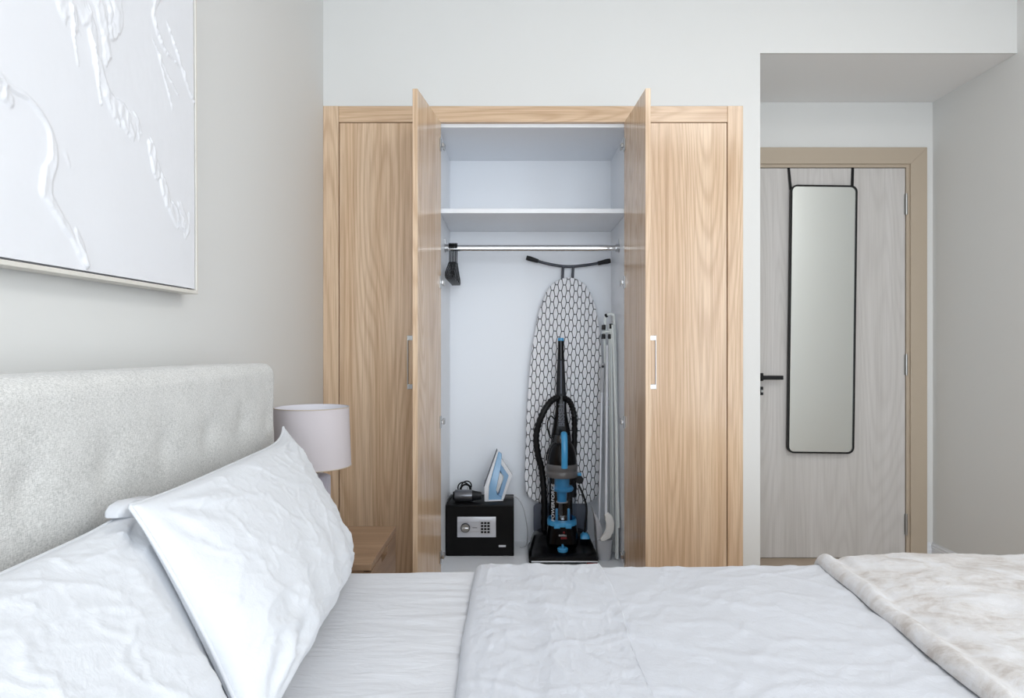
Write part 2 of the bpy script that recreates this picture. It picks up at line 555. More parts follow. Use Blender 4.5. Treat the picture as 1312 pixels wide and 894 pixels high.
# casing: two legs and a head with mitred corner, a rebate step inside
b = MB(); b.prism([(DX1 + .018, 0), (FX, 0), (FX, 2.256), (DX1 + .018, 2.256 - (FX - DX1 - .018))], 'xz', YB - 0.022, YB + 0.0, 0.0015, 1)
b.build('casing', 'taupe', d1)
b = MB(); b.prism([(DX0 - .108, 0), (DX0 - .018, 0), (DX0 - .018, 2.256 - .09), (DX0 - .108, 2.256)], 'xz', YB - 0.022, YB, 0.0015, 1)
b.build('casing', 'taupe', d1)
b = MB(); b.prism([(DX0 - .018, 2.256 - .09), (DX1 + .018, 2.256 - .09), (FX, 2.256), (DX0 - .108, 2.256)], 'xz', YB - 0.022, YB, 0.0015, 1)
b.build('casing', 'taupe', d1)
b = MB()
b.box(DX1, DX1 + .030, YB - 0.010, YB + 0.10, 0, DZ + .03)
b.box(DX0 - .030, DX0, YB - 0.010, YB + 0.10, 0, DZ + .03)
b.box(DX0, DX1, YB - 0.010, YB + 0.10, DZ, DZ + .03)
b.build('jamb', 'taupe', d1, smooth=0)
for zc in (1.154 + (447 - 262) / 233.2, 1.154 + (447 - 467) / 233.2, 1.154 + (447 - 671) / 233.2):
    h = MB().lathe((DX1 - .001, LY - 0.009, zc), [(.0065, -.058), (.0065, .058)], 12)
    h.box(DX1 - .009, DX1 - .002, LY - 0.003, LY - 0.0002, zc - .056, zc + .056)
    h.build('hinge', 'steel', leaf)
hz = 1.154 - 36 / 233.2
hd = MB().box(DX0 + .035, DX0 + .077, LY - 0.010, LY - 0.0002, hz - .021, hz + .023, .002, 1)
hd.lathe((DX0 + .056, LY - .05, hz), [(.009, 0), (.009, .041)], 12, 'y')
hd.box(DX0 + .046, DX0 + .168, LY - 0.058, LY - 0.040, hz - .012, hz + .010, .002, 1)
tag(hd.build('lever_handle', 'black', leaf), 'black lever handle')
kp = MB().box(DX0 + .035, DX0 + .077, LY - 0.009, LY - 0.0002, hz - .098, hz - .052, .002, 1)
kp = kp.build('lock_plate', 'black', leaf)
MB().lathe((DX0 + .066, LY - .022, hz - .076), [(.007, 0), (.007, .0128)], 12, 'y').build('thumb_turn', 'steel', kp)
# threshold strip
MB().box(DX0, DX1, YB + 0.002, YB + 0.09, 0.0, 0.004).build('threshold', 'taupe', d1)

# ------------------------------------------------------------------ long mirror hung over the door
def rrect(w, h, r, n=6):
    pts = []
    for cx, cz, a0 in ((w / 2 - r, h / 2 - r, 0), (-w / 2 + r, h / 2 - r, 90), (-w / 2 + r, -h / 2 + r, 180), (w / 2 - r, -h / 2 + r, 270)):
        for i in range(n + 1):
            a = math.radians(a0 + 90 * i / n)
            pts.append((cx + r * math.cos(a), cz + r * math.sin(a)))
    return pts
sM = 865 / 3.685
mcx, mcz = (1053 - 656) / sM, CAM_Z + (447 - 409) / sM
mw, mh = 85 / sM, 343 / sM
MR = Matrix.Translation((mcx, LY - 0.022, mcz)) @ Matrix.Rotation(math.radians(0.75), 4, 'Y')
mir = thing('over_door_mirror', (mcx, LY - 0.022, mcz - mh / 2), 'tall slim mirror with rounded corners and thin black frame, strapped over the bedroom door', 'mirror')
op = rrect(mw, mh, 0.035); ip = rrect(mw - .016, mh - .016, 0.028)
n = len(op); vs = []; fs = []
for p, y in ((op, .012), (op, -.010), (ip, -.010), (ip, .012)):
    vs += [(q[0], y, q[1]) for q in p]
for k in range(4):
    for i in range(n):
        j = (i + 1) % n; kk = (k + 1) % 4
        fs.append((k * n + i, k * n + j, kk * n + j, kk * n + i))
MB().add(vs, fs).xf(MR).build('frame', 'black', mir)
MB().prism(rrect(mw - .017, mh - .017, 0.0275), 'xz', -.005, .011).xf(MR).build('mirror_glass', 'mirror', mir, smooth=0)
for xa, xb in ((1010.0, 1014.0), (1092.0, 1093.0)):
    X0, X1 = (xa - 656) / 233.2, (xb - 656) / sM
    zt = DZ - .0035; zb = mcz + mh / 2 - (0.022 if xa < 1050 else 0.004)
    s = MB()
    s.add([(X0 - .007, LY - .003, zt), (X0 + .007, LY - .003, zt), (X1 + .007, LY - .014, zb), (X1 - .007, LY - .014, zb),
           (X0 - .007, LY - .0005, zt), (X0 + .007, LY - .0005, zt), (X1 + .007, LY - .011, zb), (X1 - .007, LY - .011, zb)],
          [(0, 1, 2, 3), (7, 6, 5, 4), (0, 4, 5, 1), (1, 5, 6, 2), (2, 6, 7, 3), (3, 7, 4, 0)])
    s.box(X0 - .007, X0 + .007, LY - .003, LY + .043, DZ - .0027, DZ - .0012)
    s.build('strap', 'black', mir, smooth=0)

# ------------------------------------------------------------------ wardrobe
IX0, IX1 = -0.337, 0.538          # inside faces of the middle bay
IZ0, IZ1 = 0.110, 2.175
IYB = 3.665
wr = thing('wardrobe', ((XL + WX1) / 2, YF + .3, 0.0), 'built-in oak wardrobe with two middle doors open on a white interior', 'wardrobe')
e = 0.0006
FLX0, FLX1 = -0.793, 0.986        # inner edges of the stiles
TZ0, TZ1 = 2.1915, 2.265
CF = YF + 0.024                   # carcass front plane
# face frame
MB().box(XL + e, FLX0, YF - .004, CF - e, 0.0, TZ1, .0012, 1).build('stile', 'oak_z', wr)
MB().box(FLX1, WX1 - e, YF - .004, CF - e, 0.0, TZ1, .0012, 1).build('stile', 'oak_z', wr)
MB().box(FLX0 + e, FLX1 - e, YF - .002, CF - e, TZ0, TZ1, .0012, 1).build('top_rail', 'oak_x', wr)
MB().box(FLX0 + e, FLX1 - e, YF + .002, CF - e, 0.0, 0.10, .0012, 1).build('plinth', 'oak_x', wr)
# carcass
for x0, x1 in ((XL + .004, XL + .022), (IX0 - .018, IX0), (IX1, IX1 + .018), (WX1 - .022, WX1 - .004)):
    MB().box(x0, x1, CF, IYB, 0.0, IZ1).build('side_panel', 'carcass', wr, smooth=0)
MB().box(XL + .004, WX1 - .004, IYB + e, IYB + .012, 0.0, IZ1 + .018).build('back_panel', 'carcass', wr, smooth=0)
MB().box(XL + .004, WX1 - .004, CF, IYB, IZ1 + e, IZ1 + .018).build('top_panel', 'carcass', wr, smooth=0)
for x0, x1 in ((XL + .022, IX0 - .018), (IX0, IX1), (IX1 + .018, WX1 - .022)):
    MB().box(x0 + e, x1 - e, CF, IYB, IZ0 - .018, IZ0).build('bottom_panel', 'carcass', wr, smooth=0)
MB().box(IX0 + e, IX1 - e, 3.16, IYB, 1.790, 1.811, .001, 1).build('shelf', 'carcass', wr)
# hanging rod with end brackets
RY, RZ = 3.385, 1.660
rod = MB().lathe((0, RY, RZ), [(.0135, IX0 + .004), (.0135, IX1 - .004)], 24, 'x', sx=.65, sy=1.15).build('hanging_rod', 'chrome', wr)
for x0, s in ((IX0, 1), (IX1, -1)):
    bb = MB().lathe((x0, RY, RZ), [(.022, 0.0005 * s), (.022, .005 * s), (.0185, .006 * s), (.0185, .018 * s)], 20, 'x')
    bb.box(min(x0 + s * .0005, x0 + s * .004), max(x0 + s * .0005, x0 + s * .004), RY - .010, RY + .010, RZ, RZ + .045)
    bb.build('rod_bracket', 'nickel', rod)

HINGES = [1.154 + (447 - y) * 3.09 / 865 for y in (187, 362, 540, 712)]
def hinge(parent, xf, sgn):
    for z in HINGES:
        h = MB()
        h.box(0.004, 0.030, 0.0215, 0.0255, z - .028, z + .028, .001, 1)         # cup plate on the inner face
        h.box(-0.016, 0.012, 0.0255, 0.037, z - .009, z + .009, .002, 1)         # arm
        h.box(-0.034, -0.012, 0.026, 0.0345, z - .014, z + .014, .002, 1)
        h.xf(xf).build('hinge', 'nickel', parent)
def handle(parent, xf, width, tk):
    """bow handle on the outer face (local y < 0) near the free edge"""
    h = MB(); x = width - .035; z0, z1 = CAM_Z - .162, CAM_Z + .055
    h.box(x - .007, x + .007, -.030, -.0265, z0, z1, .0008, 1)
    for z in (z0 + .001, z1 - .020):
        h.box(x - .007, x + .007, -.0268, -.0002, z, z + .019, .001, 1)
    h.xf(xf).build('bow_handle', 'nickel', parent)
def open_door(hx, swing, sgn, width):
    # local: x from hinge to free edge, y 0 outer .. tk inner
    tk = .021
    ang = math.radians(swing)
    # inner face passes through (hx, YF)
    d = Vector((-sgn * math.sin(ang - math.pi / 2), -math.cos(ang - math.pi / 2), 0))      # towards free edge
    nrm = Vector((-d.y * sgn, d.x * sgn, 0)) * 1.0                                            # towards the opening
    if nrm.x * sgn < 0: nrm = -nrm
    org = Vector((hx, YF - .004, 0)) - nrm * tk
    xf = Matrix(((d.x, nrm.x, 0, org.x), (d.y, nrm.y, 0, org.y), (0, 0, 1, 0), (0, 0, 0, 1)))
    dr = MB().box(0.0, width, 0, tk, .103, TZ0 - .003, .0012, 1).xf(xf).build('door', 'oak_z', wr)
    hinge(dr, xf, sgn); handle(dr, xf, width, tk)
    return dr
open_door(-0.3245, 97.1, 1, 0.408)
open_door(0.5125, 92.4, -1, 0.408)
# closed outer doors (their handles near the middle bay)
for x0, x1, side in ((FLX0 + .003, -0.349, 1), (0.538, FLX1 - .003, -1)):
    dr = MB().box(x0, x1, YF, YF + .021, .103, TZ0 - .003, .0012, 1).build('door', 'oak_z', wr)
    x = (x1 - .035) if side == 1 else (x0 + .035)
    h = MB(); z0, z1 = CAM_Z - .162, CAM_Z + .055
    h.box(x - .007, x + .007, YF - .030, YF - .0265, z0, z1, .0008, 1)
    for z in (z0 + .001, z1 - .020): h.box(x - .007, x + .007, YF - .0268, YF - .0002, z, z + .019, .001, 1)
    h.build('bow_handle', 'nickel', dr)

# ------------------------------------------------------------------ hangers on the rod
def make_hanger():
    r = thing('clothes_hanger', (0, RY, 1.475), 'slim black plastic clothes hanger bunched at the left end of the chrome rod', 'hanger', 'black hangers on the wardrobe rod')
    pts = []
    for a in range(-40, 181, 20):
        A = math.radians(a); pts.append((0, RY + .0210 * math.cos(A), RZ + .0035 + .0210 * math.sin(A)))
    pts = pts[::-1]
    pts = [(0, RY - .021, RZ - .012)] + pts
    pts = list(reversed(pts))
    hk = [(0, RY + .0210 * math.cos(math.radians(a)), RZ + .0025 + .0210 * math.sin(math.radians(a))) for a in range(200, -61, -20)]
    hk += [(0, RY + .004, RZ - .034), (0, RY, RZ - .055), (0, RY, RZ - .080)]
    MB().tube(hk, .0027, 8).build('hook', 'black', r, smooth=60)
    zt = RZ - .074; zb = RZ - .160
    body = [(0, RY - .20, zb), (0, RY - .19, zb + .018), (0, RY - .10, zb + .054), (0, RY - .02, zt), (0, RY + .02, zt), (0, RY + .10, zb + .054), (0, RY + .19, zb + .018), (0, RY + .20, zb), (0, RY + .185, zb - .008), (0, RY - .185, zb - .008)]
    MB().tube(body, .0033, 8, closed=True).build('shoulder_frame', 'black', r, smooth=60)
    return r
def copy_tree(o, parent=None):
    c = o.copy(); COL.objects.link(c); c.parent = parent
    for ch in [q for q in bpy.data.objects if q.parent == o]:
        copy_tree(ch, c)
    return c
hg = make_hanger()
hspots = [(-.3135, 0), (-.3062, 0), (-.2989, 0), (-.2916, 0), (-.2843, 0), (-.2770, 0)]
for i, (x, a) in enumerate(hspots):
    o = hg if i == 0 else copy_tree(hg)
    o.location.x = x
    o.rotation_euler.z = math.radians(a)

# ------------------------------------------------------------------ safe
SY = 3.400; sS = 865 / SY
SX0, SX1 = (571 - 656) / sS + .001, (658.5 - 656) / sS
SZ0, SZ1 = IZ0 + .0005, CAM_Z - 200 / sS
SYB = 3.655
sf = thing('safe', ((SX0 + SX1) / 2, (SY + SYB) / 2, SZ0), 'black steel safe with silver keypad plate on the wardrobe floor', 'safe')
MB().box(SX0, SX1, SY + .004, SYB, SZ0, SZ1, .003).build('body', 'safe_black', sf)
dr = MB().box(SX0 + .006, SX1 - .006, SY, SY + .0038, SZ0 + .006, SZ1 - .006, .001, 1).build('door', 'safe_black', sf)
def sp(x, y, yy=SY):     # pixel on the safe front to X, Z
    return ((x - 656) * yy / 865, CAM_Z + (447 - y) * yy / 865)
x0, z1 = sp(586, 661.5); x1, z0 = sp(635.5, 687.5)
kp = MB().box(x0, x1, SY - .010, SY - .0003, z0, z1, .002).build('keypad_plate', 'silver', dr)
for yy in (668.5, 680.2):
    _, zz = sp(600, yy); MB().box(x0 + .001, x1 - .062, SY - .0112, SY - .0102, zz - .0006, zz + .0006).build('groove', 'nickel', kp)
cx, cz = sp(596.5, 675)
MB().lathe((cx, SY - .010, cz), [(.0200, -.0125), (.0200, -.0145), (.010, -.0150)], 28, 'y').build('dial', 'steel', kp)
MB().lathe((cx, SY - .010, cz), [(.0235, -.0003), (.0235, -.010), (.0210, -.0124)], 28, 'y').build('dial_ring', 'dark_metal', kp)
MB().box(cx - .016, cx + .016, SY - .031, SY - .0255, cz - .004, cz + .004, .002).xf(Matrix.Identity(4)).build('dial_grip', 'chrome', kp)
x0k, z1k = sp(614.5, 665.8); x1k, z0k = sp(629.5, 684)
MB().box(x0k, x1k, SY - .0125, SY - .0103, z0k, z1k, .0006, 1).build('key_panel', 'silver', kp)
for ry in (669, 672.8, 676.7, 680.6):
    for rx in (617.8, 621.9, 626.0):
        kx, kz = sp(rx, ry)
        MB().box(kx - .0062, kx + .0062, SY - .0155, SY - .0127, kz - .0048, kz + .0048, .001, 1).build('key', 'black', kp)
bx, bz = sp(608.5, 675.2)
MB().box(bx - .012, bx + .012, SY - .0108, SY - .0102, bz - .0012, bz + .0012).build('printed_mark', 'charcoal', kp)
bx, bz = sp(643.5, 699.3)
MB().box(bx - .018, bx + .018, SY - .003, SY - .0003, bz - .0052, bz + .0052, .001, 1).build('badge', 'silver', dr)

# ------------------------------------------------------------------ steam iron standing on its heel
IY = 3.525; sI = 865 / IY
def ip_(x, y): return ((x - 656) / sI, CAM_Z + (447 - y) / sI)
zoff = (SZ1 + .0006) - ip_(630, 639.3)[1]
def I(pts): return [(ip_(*p)[0], ip_(*p)[1] + zoff) for p in pts]
ir = thing('steam_iron', (ip_(632, 0)[0], IY, SZ1 + .0006), 'pale blue and white steam iron standing on its heel on the black safe', 'iron')
def tapered(poly, hw_fn, bevel=.006):
    """prism whose half width in y follows hw_fn(z)"""
    b = MB().prism(poly, 'xz', -1, 1)
    b.v = [(p[0], IY + p[1] * hw_fn(p[2]), p[2]) for p in b.v]
    bm = bmesh.new(); vv = [bm.verts.new(p) for p in b.v]
    for f in b.f: bm.faces.new([vv[i] for i in f])
    bmesh.ops.bevel(bm, geom=bm.edges[:], offset=bevel, segments=2, profile=0.5, affect='EDGES', clamp_overlap=True)
    return MB().from_bm(bm)
iz0 = SZ1 + .0006; ih = 65 / sI
def hw(k):
    return lambda z: k * (1.0 - .82 * max(0.0, min(1.0, (z - iz0) / ih)) ** 2.4)
tapered(I([(620.0, 620.5), (621.5, 619.5), (637.2, 575.2), (636.4, 574)]), hw(.058), .0012).build('soleplate', 'dark_metal', ir)
tapered(I([(621.2, 639.0), (620.9, 620.3), (636.9, 576.5), (639.0, 577.0), (626.5, 620), (626.5, 639)]), hw(.054), .003).build('base_shell', 'white_plastic', ir)
tapered(I([(626.3, 638.6), (626.3, 620), (638.6, 577.6), (643.0, 580.8), (642.3, 592.0), (639.8, 605), (634.8, 626), (636, 632), (643, 634), (642.5, 638.2)]), hw(.042), .004).build('water_tank', 'iron_blue', ir)
tapered(I([(641.6, 590.5), (644.2, 593.5), (653.4, 606.8), (651.0, 614.5), (643.6, 636.8), (638, 633), (645.8, 613.0), (646.5, 608.5), (639.8, 602)]), lambda z: .017, .004).build('handle', 'iron_blue2', ir)
tapered(I([(642.2, 586.5), (645.4, 590.6), (656.4, 606.9), (653.6, 615.0), (645.6, 638.0), (642.2, 638.0), (649.9, 613.6), (651.9, 607.6), (642.0, 593.4)]), lambda z: .021, .0006).build('handle_trim', 'white_plastic', ir)
tapered(I([(622, 639.3), (645, 638.4), (645, 636.9), (622, 637.6)]), lambda z: .05, .001).build('heel_rest', 'white_plastic', ir)
sl = ip_(646, 632)[1] + zoff
tapered(I([(639.6, 603.5), (646.0, 608.5), (645.2, 613.0), (637.8, 631), (635.0, 626)]), lambda z: .006, .001).build('inner_grip', 'cream_plastic', ir)
MB().tube([(ip_(645.5, 0)[0], IY + .01, SZ1 + .012), (ip_(649, 0)[0], IY + .012, SZ1 + .010), (SX1 - .004, IY + .02, SZ1 + .0085)], [.007, .0065, .005], 10).build('cord_sleeve', 'vac_grey', ir, smooth=60)
X1c = SX1
cord = [(SX1 - .004, IY + .02, SZ1 + .0085), (SX1 + .010, IY + .02, SZ1 + .008), (SX1 + .030, IY + .015, SZ1 - .008), (SX1 + .050, IY + .0, SZ1 - .045), (SX1 + .062, IY - .01, SZ1 - .095), (SX1 + .070, IY + .0, SZ1 - .15), (SX1 + .072, IY + .01, SZ1 - .20), (SX1 + .064, IY + .02, IZ0 + .012), (SX1 + .045, IY + .02, IZ0 + .0045), (SX1 + .03, IY + .02, IZ0 + .0045)]
def smooth_path(p, n=6):
    P = np.array(p, float); out = []
    for i in range(len(P) - 1):
        p0 = P[max(i - 1, 0)]; p1 = P[i]; p2 = P[i + 1]; p3 = P[min(i + 2, len(P) - 1)]
        for t in np.linspace(0, 1, n, endpoint=False):
            out.append(tuple(.5 * ((2 * p1) + (-p0 + p2) * t + (2 * p0 - 5 * p1 + 4 * p2 - p3) * t * t + (-p0 + 3 * p1 - 3 * p2 + p3) * t ** 3)))
    out.append(tuple(P[-1])); return out
MB().tube(smooth_path(cord), .0030, 8).build('power_cord', 'pan_grey', ir, smooth=80)

# ------------------------------------------------------------------ hair dryer lying on the safe
hy = 3.475; sH = 865 / hy
hx0, hx1 = (583 - 656) / sH, (605 - 656) / sH
hr = .031; hzc = SZ1 + hr + .0006
hdz = thing('hair_dryer', ((hx0 + hx1) / 2, hy, SZ1 + .0006), 'grey metallic hair dryer lying with its coiled cord on the black safe', 'hair dryer')
MB().lathe((0, hy, hzc), [(.022, hx0 - .003), (.029, hx0), (.031, hx0 + .006), (.031, hx1 - .012), (.029, hx1)], 28, 'x').build('barrel', 'dryer_grey', hdz)
MB().lathe((0, hy, hzc), [(.0285, hx1 + .0002), (.025, hx1 + .012), (.019, hx1 + .045), (.018, hx1 + .048)], 24, 'x', sx=.7, sy=1.0).build('nozzle', 'charcoal', hdz)
MB().lathe((0, hy, hzc), [(.020, hx0 - .010), (.023, hx0 - .0035)], 20, 'x').build('inlet_grille', 'black', hdz)
hh = MB().tube([(hx0 + .030, hy + .026, hzc + .002), (hx0 + .020, hy + .070, hzc - .004), (hx0 + .012, hy + .125, hzc - .010)], [.016, .015, .014], 14)
hh.build('grip', 'charcoal', hdz, smooth=60)
# coil of cord behind and a tail to the left
coil = []
for i in range(90):
    a = i / 90 * 2 * math.pi * 3.6
    rr = .028 + .007 * math.sin(i * .21)
    coil.append((hx0 + .050 + rr * math.cos(a) + .006 * math.sin(i * .13), hy + .080 + .010 * math.sin(a * .5), hzc + .020 + rr * math.sin(a) + .006 * math.cos(i * .17)))
MB().tube(coil, .0036, 7).build('cord_coil', 'black', hdz, smooth=80)
MB().tube(smooth_path([(hx0 + .012, hy + .122, hzc - .010), (hx0 - .010, hy + .10, hzc - .008), (hx0 - .018, hy + .03, hzc - .012), (hx0 - .030, hy - .01, SZ1 + .010), (hx0 - .034, hy - .045, SZ1 + .006)]), .0034, 7).build('cord', 'black', hdz, smooth=80)
MB().box(hx0 + .062, hx0 + .067, hy - .002, hy + .002, hzc + .0305, hzc + .044).build('switch', 'nickel', hdz)

# ------------------------------------------------------------------ ironing board
BY = 3.588; sB = 865 / BY
tilt = math.radians(2.0)
bcx, bz0 = (719.5 - 656) / sB, CAM_Z + (447 - 645) / sB
prof = [(0, 27), (2.5, 36), (7, 43), (14, 46.5), (30, 48), (105, 48.5), (139, 47.6), (170, 46.4), (204, 43.5), (235, 39), (255, 34.5), (270, 29), (280, 22.5), (286, 15), (289, 8), (290, 2)]
R_ = [(h / sB, w_ / sB) for h, w_ in prof]
outline = [(w_, h) for h, w_ in R_] + [(-w_, h) for h, w_ in reversed(R_)]
BX = Matrix.Translation((bcx, BY, bz0)) @ Matrix.Rotation(tilt, 4, 'Y') @ Matrix.Rotation(math.radians(-0.5), 4, 'X')
ib = thing('ironing_board', (bcx, BY, IZ0), 'ironing board with black and white hexagon print cover, upended against the wardrobe back', 'ironing board')
bmx = bmesh.new()
A = [bmx.verts.new((p[0], 0, p[1])) for p in outline]; B = [bmx.verts.new((p[0], .022, p[1])) for p in outline]
fa = bmx.faces.new(A); bmx.faces.new(B[::-1])
for i in range(len(A)): bmx.faces.new((A[i], B[i], B[(i + 1) % len(A)], A[(i + 1) % len(A)]))
bmesh.ops.bevel(bmx, geom=list(fa.edges), offset=.007, segments=3, profile=.5, affect='EDGES', clamp_overlap=True)
mbd = MB().from_bm(bmx)
loc2 = [(p[0], p[2]) for p in mbd.v]
mbd.xf(BX)
bo = mbd.build('padded_cover', 'hex', ib, smooth=50)
uvl = bo.data.uv_layers.new(name='print')
inv = BX.inverted(); orgv = Vector(ib['_o'])
for lp in bo.data.loops:
    q = inv @ (bo.data.vertices[lp.vertex_index].co + orgv)
    uvl.data[lp.index].uv = (q.x + .004, q.z + .012)
def BL(x, y, dy=0.0):   # pixel on board plane -> world
    return ((x - 656) / sB, BY + dy, CAM_Z + (447 - y) / sB)
bar = smooth_path([BL(686, 332.6, .03), BL(705, 337.5, .03), BL(728, 340.5, .03), BL(752, 338.6, .03), BL(771, 335.5, .03)], 6)
foot = MB().tube(bar, .0075, 12).build('foot_bar', 'dark_metal', ib, smooth=60)
MB().tube([BL(674.5, 329, .03), BL(678, 330, .03), BL(690, 333.6, .03)], [.012, .0135, .0105], 14).build('rubber_cap', 'rubber', foot, smooth=50)
MB().tube([BL(783, 333.0, .03), BL(779, 333.8, .03), BL(767, 336.4, .03)], [.012, .0135, .0105], 14).build('rubber_cap', 'rubber', foot, smooth=50)
for xt, xb in ((722, 720.8), (735, 734)):
    MB().tube([BL(xt, 340.5, .03), BL(xb, 365, .034), BL(xb - 3, 480, .042), BL(xb - 8, 640, .042)], .0072, 12).build('leg_tube', 'dark_metal', ib, smooth=60)
# second pair of legs reaching the wardrobe floor and the heat-proof iron rest
for xb in (692, 748):
    MB().tube([BL(xb, 600, .045), BL(xb, 660, .045), ((xb - 656) / sB, BY + .045, IZ0 + .0075)], .0072, 12).build('leg_tube', 'dark_metal', ib, smooth=60)
rx0, rx1 = (683.5 - 656) / sB, (752.5 - 656) / sB
rp = [(x + (rx0 + rx1) / 2, z + CAM_Z - (664 - 447) / sB) for x, z in rrect(rx1 - rx0, 38 / sB, .022)]
MB().prism(rp, 'xz', BY - .004, BY + .010, .004).build('iron_rest', 'slate', ib)

# ------------------------------------------------------------------ upright vacuum cleaner
VY = 3.430; sV = 865 / VY
def V(x, y): return ((x - 656) / sV, CAM_Z + (447 - y) / sV)
vx = (720 - 656) / sV
vz = lambda y: CAM_Z + (447 - y) / sV
vc = thing('upright_vacuum_cleaner', (vx, VY, IZ0), 'black and blue upright vacuum cleaner with clear dust bin, standing before the ironing board', 'vacuum cleaner')
# floor head
FYv = 3.272; sF = 865 / FYv
fx0, fx1 = (677.5 - 656) / sF, (767.5 - 656) / sF
fm = (fx0 + fx1) / 2
def loft(secs, bevel=.006):
    """rounded loft from stacked rectangles (x0,x1,y0,y1,z)"""
    vs = []; fs = []; nn = 0
    for (x0, x1, y0, y1, z, r) in secs:
        ring = []
        for cx_, cy_, a0 in ((x1 - r, y1 - r, 0), (x0 + r, y1 - r, 90), (x0 + r, y0 + r, 180), (x1 - r, y0 + r, 270)):
            for i in range(5):
                a = math.radians(a0 + 22.5 * i); ring.append((cx_ + r * math.cos(a), cy_ + r * math.sin(a), z))
        nn = len(ring); vs += ring
    m = len(secs)
    for k in range(m - 1):
        for i in range(nn):
            j = (i + 1) % nn; fs.append((k * nn + i, k * nn + j, (k + 1) * nn + j, (k + 1) * nn + i))
    fs.append(tuple(range(nn - 1, -1, -1))); fs.append(tuple((m - 1) * nn + i for i in range(nn)))
    return MB().add(vs, fs)
fz = IZ0 + .005
head = loft([(fx0, fx1, FYv, 3.52, fz, .02), (fx0, fx1, FYv, 3.52, fz + .022, .02), (fx0 + .004, fx1 - .004, FYv + .010, 3.52, fz + .032, .022),
      (fx0 + .012, fx1 - .012, FYv + .05, 3.525, fz + .040, .03), (fx0 + .016, fx1 - .016, FYv + .11, 3.53, fz + .058, .03), (fx0 + .03, fx1 - .03, FYv + .14, 3.53, fz + .090, .03), (fx0 + .06, fx1 - .06, FYv + .17, 3.53, fz + .105, .03)]).build('floor_head', 'gloss_black', vc, smooth=40)
MB().box(fx0 + .012, fx1 - .004, FYv - .0035, FYv - .0003, fz + .006, fz + .0125, .001, 1).build('chrome_strip', 'chrome', head)
MB().box(fx1 - .060, fx1 - .008, FYv - .0040, FYv - .0003, fz - .004, fz + .0045, .001, 1).build('red_badge', 'red', head)
for x in (fx0 + .03, fx1 - .03):
    MB().lathe((x, 3.47, IZ0 + .0305), [(.030, -.012), (.030, .012)], 20, 'x').build('wheel', 'rubber', head)
for x in (fx0 + .03, fx1 - .03):
    MB().lathe((x, FYv + .04, IZ0 + .0125), [(.012, -.008), (.012, .008)], 14, 'x').build('wheel', 'rubber', head)
# height knob
kx, kz = (721 - 656) * 3.335 / 865, CAM_Z + (447 - 701) * 3.335 / 865
kn = MB().lathe((kx, 3.340, kz - .012), [(.026, -.014), (.026, .006), (.021, .010)], 24).build('height_dial', 'vac_blue', head)
MB().box(kx - .005, kx + .005, 3.320, 3.360, kz - .0018, kz + .012, .003).build('dial_grip', 'vac_blue', kn)
# lower body, carrying the dust bin
b0 = loft([(vx - .080, vx + .080, VY - .080, VY + .085, vz(692), .05), (vx - .078, vx + .078, VY - .079, VY + .085, vz(680), .06), (vx - .073, vx + .073, VY - .075, VY + .085, vz(670.5), .065)])
lower = b0.build('lower_body', 'gloss_black', vc, smooth=50)
def wrapfn(cx, cy, R, a0, vertical, cz):
    def f(tx, ty, tz):
        if vertical: a = a0 - ty / R; z = cz + tx
        else: a = a0 + tx / R; z = cz + ty
        return (cx + (R + tz) * math.sin(a), cy - (R + tz) * math.cos(a), z)
    return f
# badge on the lower body
text_mesh('BISSELL', .0125, lambda x, y, z: ((721 - 656) * 3.35 / 865 + x, VY - .0815 - z, vz(680.3) + y), 'lettering', 'white_print', lower)
MB().box(vx - .012, vx + .018, VY - .0822, VY - .0796, vz(680.3) - .018, vz(680.3) - .008, .001, 1).build('red_badge', 'red', lower)
MB().lathe((vx + .004, VY - .0802, vz(676.6)), [(.0055, -.0012), (.0055, .0008)], 14, 'y').build('red_badge', 'red', lower)
# dark spine behind the bin up to the handle
spine = loft([(vx - .060, vx + .060, VY + .050, VY + .110, vz(690), .02), (vx - .060, vx + .060, VY + .050, VY + .110, vz(600), .02), (vx - .050, vx + .050, VY + .04, VY + .105, vz(560), .02), (vx - .030, vx + .030, VY + .045, VY + .095, vz(530), .02), (vx - .024, vx + .024, VY + .045, VY + .085, vz(508), .018)]).build('spine', 'gloss_black', vc, smooth=50)
# dust bin
rb = .0735
binz0, binz1 = vz(667), vz(609)
bn = MB().lathe((vx, VY, 0), [(rb, binz0), (rb, binz1)], 40, cap=False).build('dust_bin', 'clear', vc, smooth=80)
MB().lathe((vx, VY, 0), [(rb - .002, vz(672)), (rb + .0015, vz(671)), (rb + .0015, vz(666)), (rb - .003, vz(662.5)), (rb - .006, vz(664)), (rb - .006, vz(671)), ], 40).build('bin_base_ring', 'vac_blue', bn, smooth=40)
for dx in (-.045, .012):
    MB().box(vx + dx, vx + dx + .030, VY - rb - .004, VY - rb + .006, vz(672.0), vz(666.5), .002).build('bin_latch', 'vac_blue', bn)
cup = MB().lathe((vx, VY, 0), [(.052, vz(670)), (.052, vz(659)), (.046, vz(657)), (.044, vz(668))], 32, cap=False).build('bin_cup', 'clear_blue', bn, smooth=60)
for a in (-1, 1):
    MB().box(vx + a * .030 - .006, vx + a * .030 + .006, VY - .050, VY - .040, vz(664), vz(648.5), .003).build('prong', 'vac_blue', cup)
MB().lathe((vx - .008, VY, 0), [(.012, vz(663)), (.010, vz(644)), (.012, vz(643))], 20).build('filter_stem', 'vac_grey', bn, smooth=50)
cy = MB().lathe((vx, VY, 0), [(.038, vz(609.5)), (.038, vz(623))], 32).build('cyclone', 'vac_blue', bn, smooth=50)
MB().lathe((vx + .006, VY, 0), [(.044, vz(622)), (.053, vz(624.5)), (.053, vz(626.5)), (.047, vz(628.5)), (.03, vz(628.8))], 36).build('cyclone_flange', 'vac_blue', cy, smooth=40)
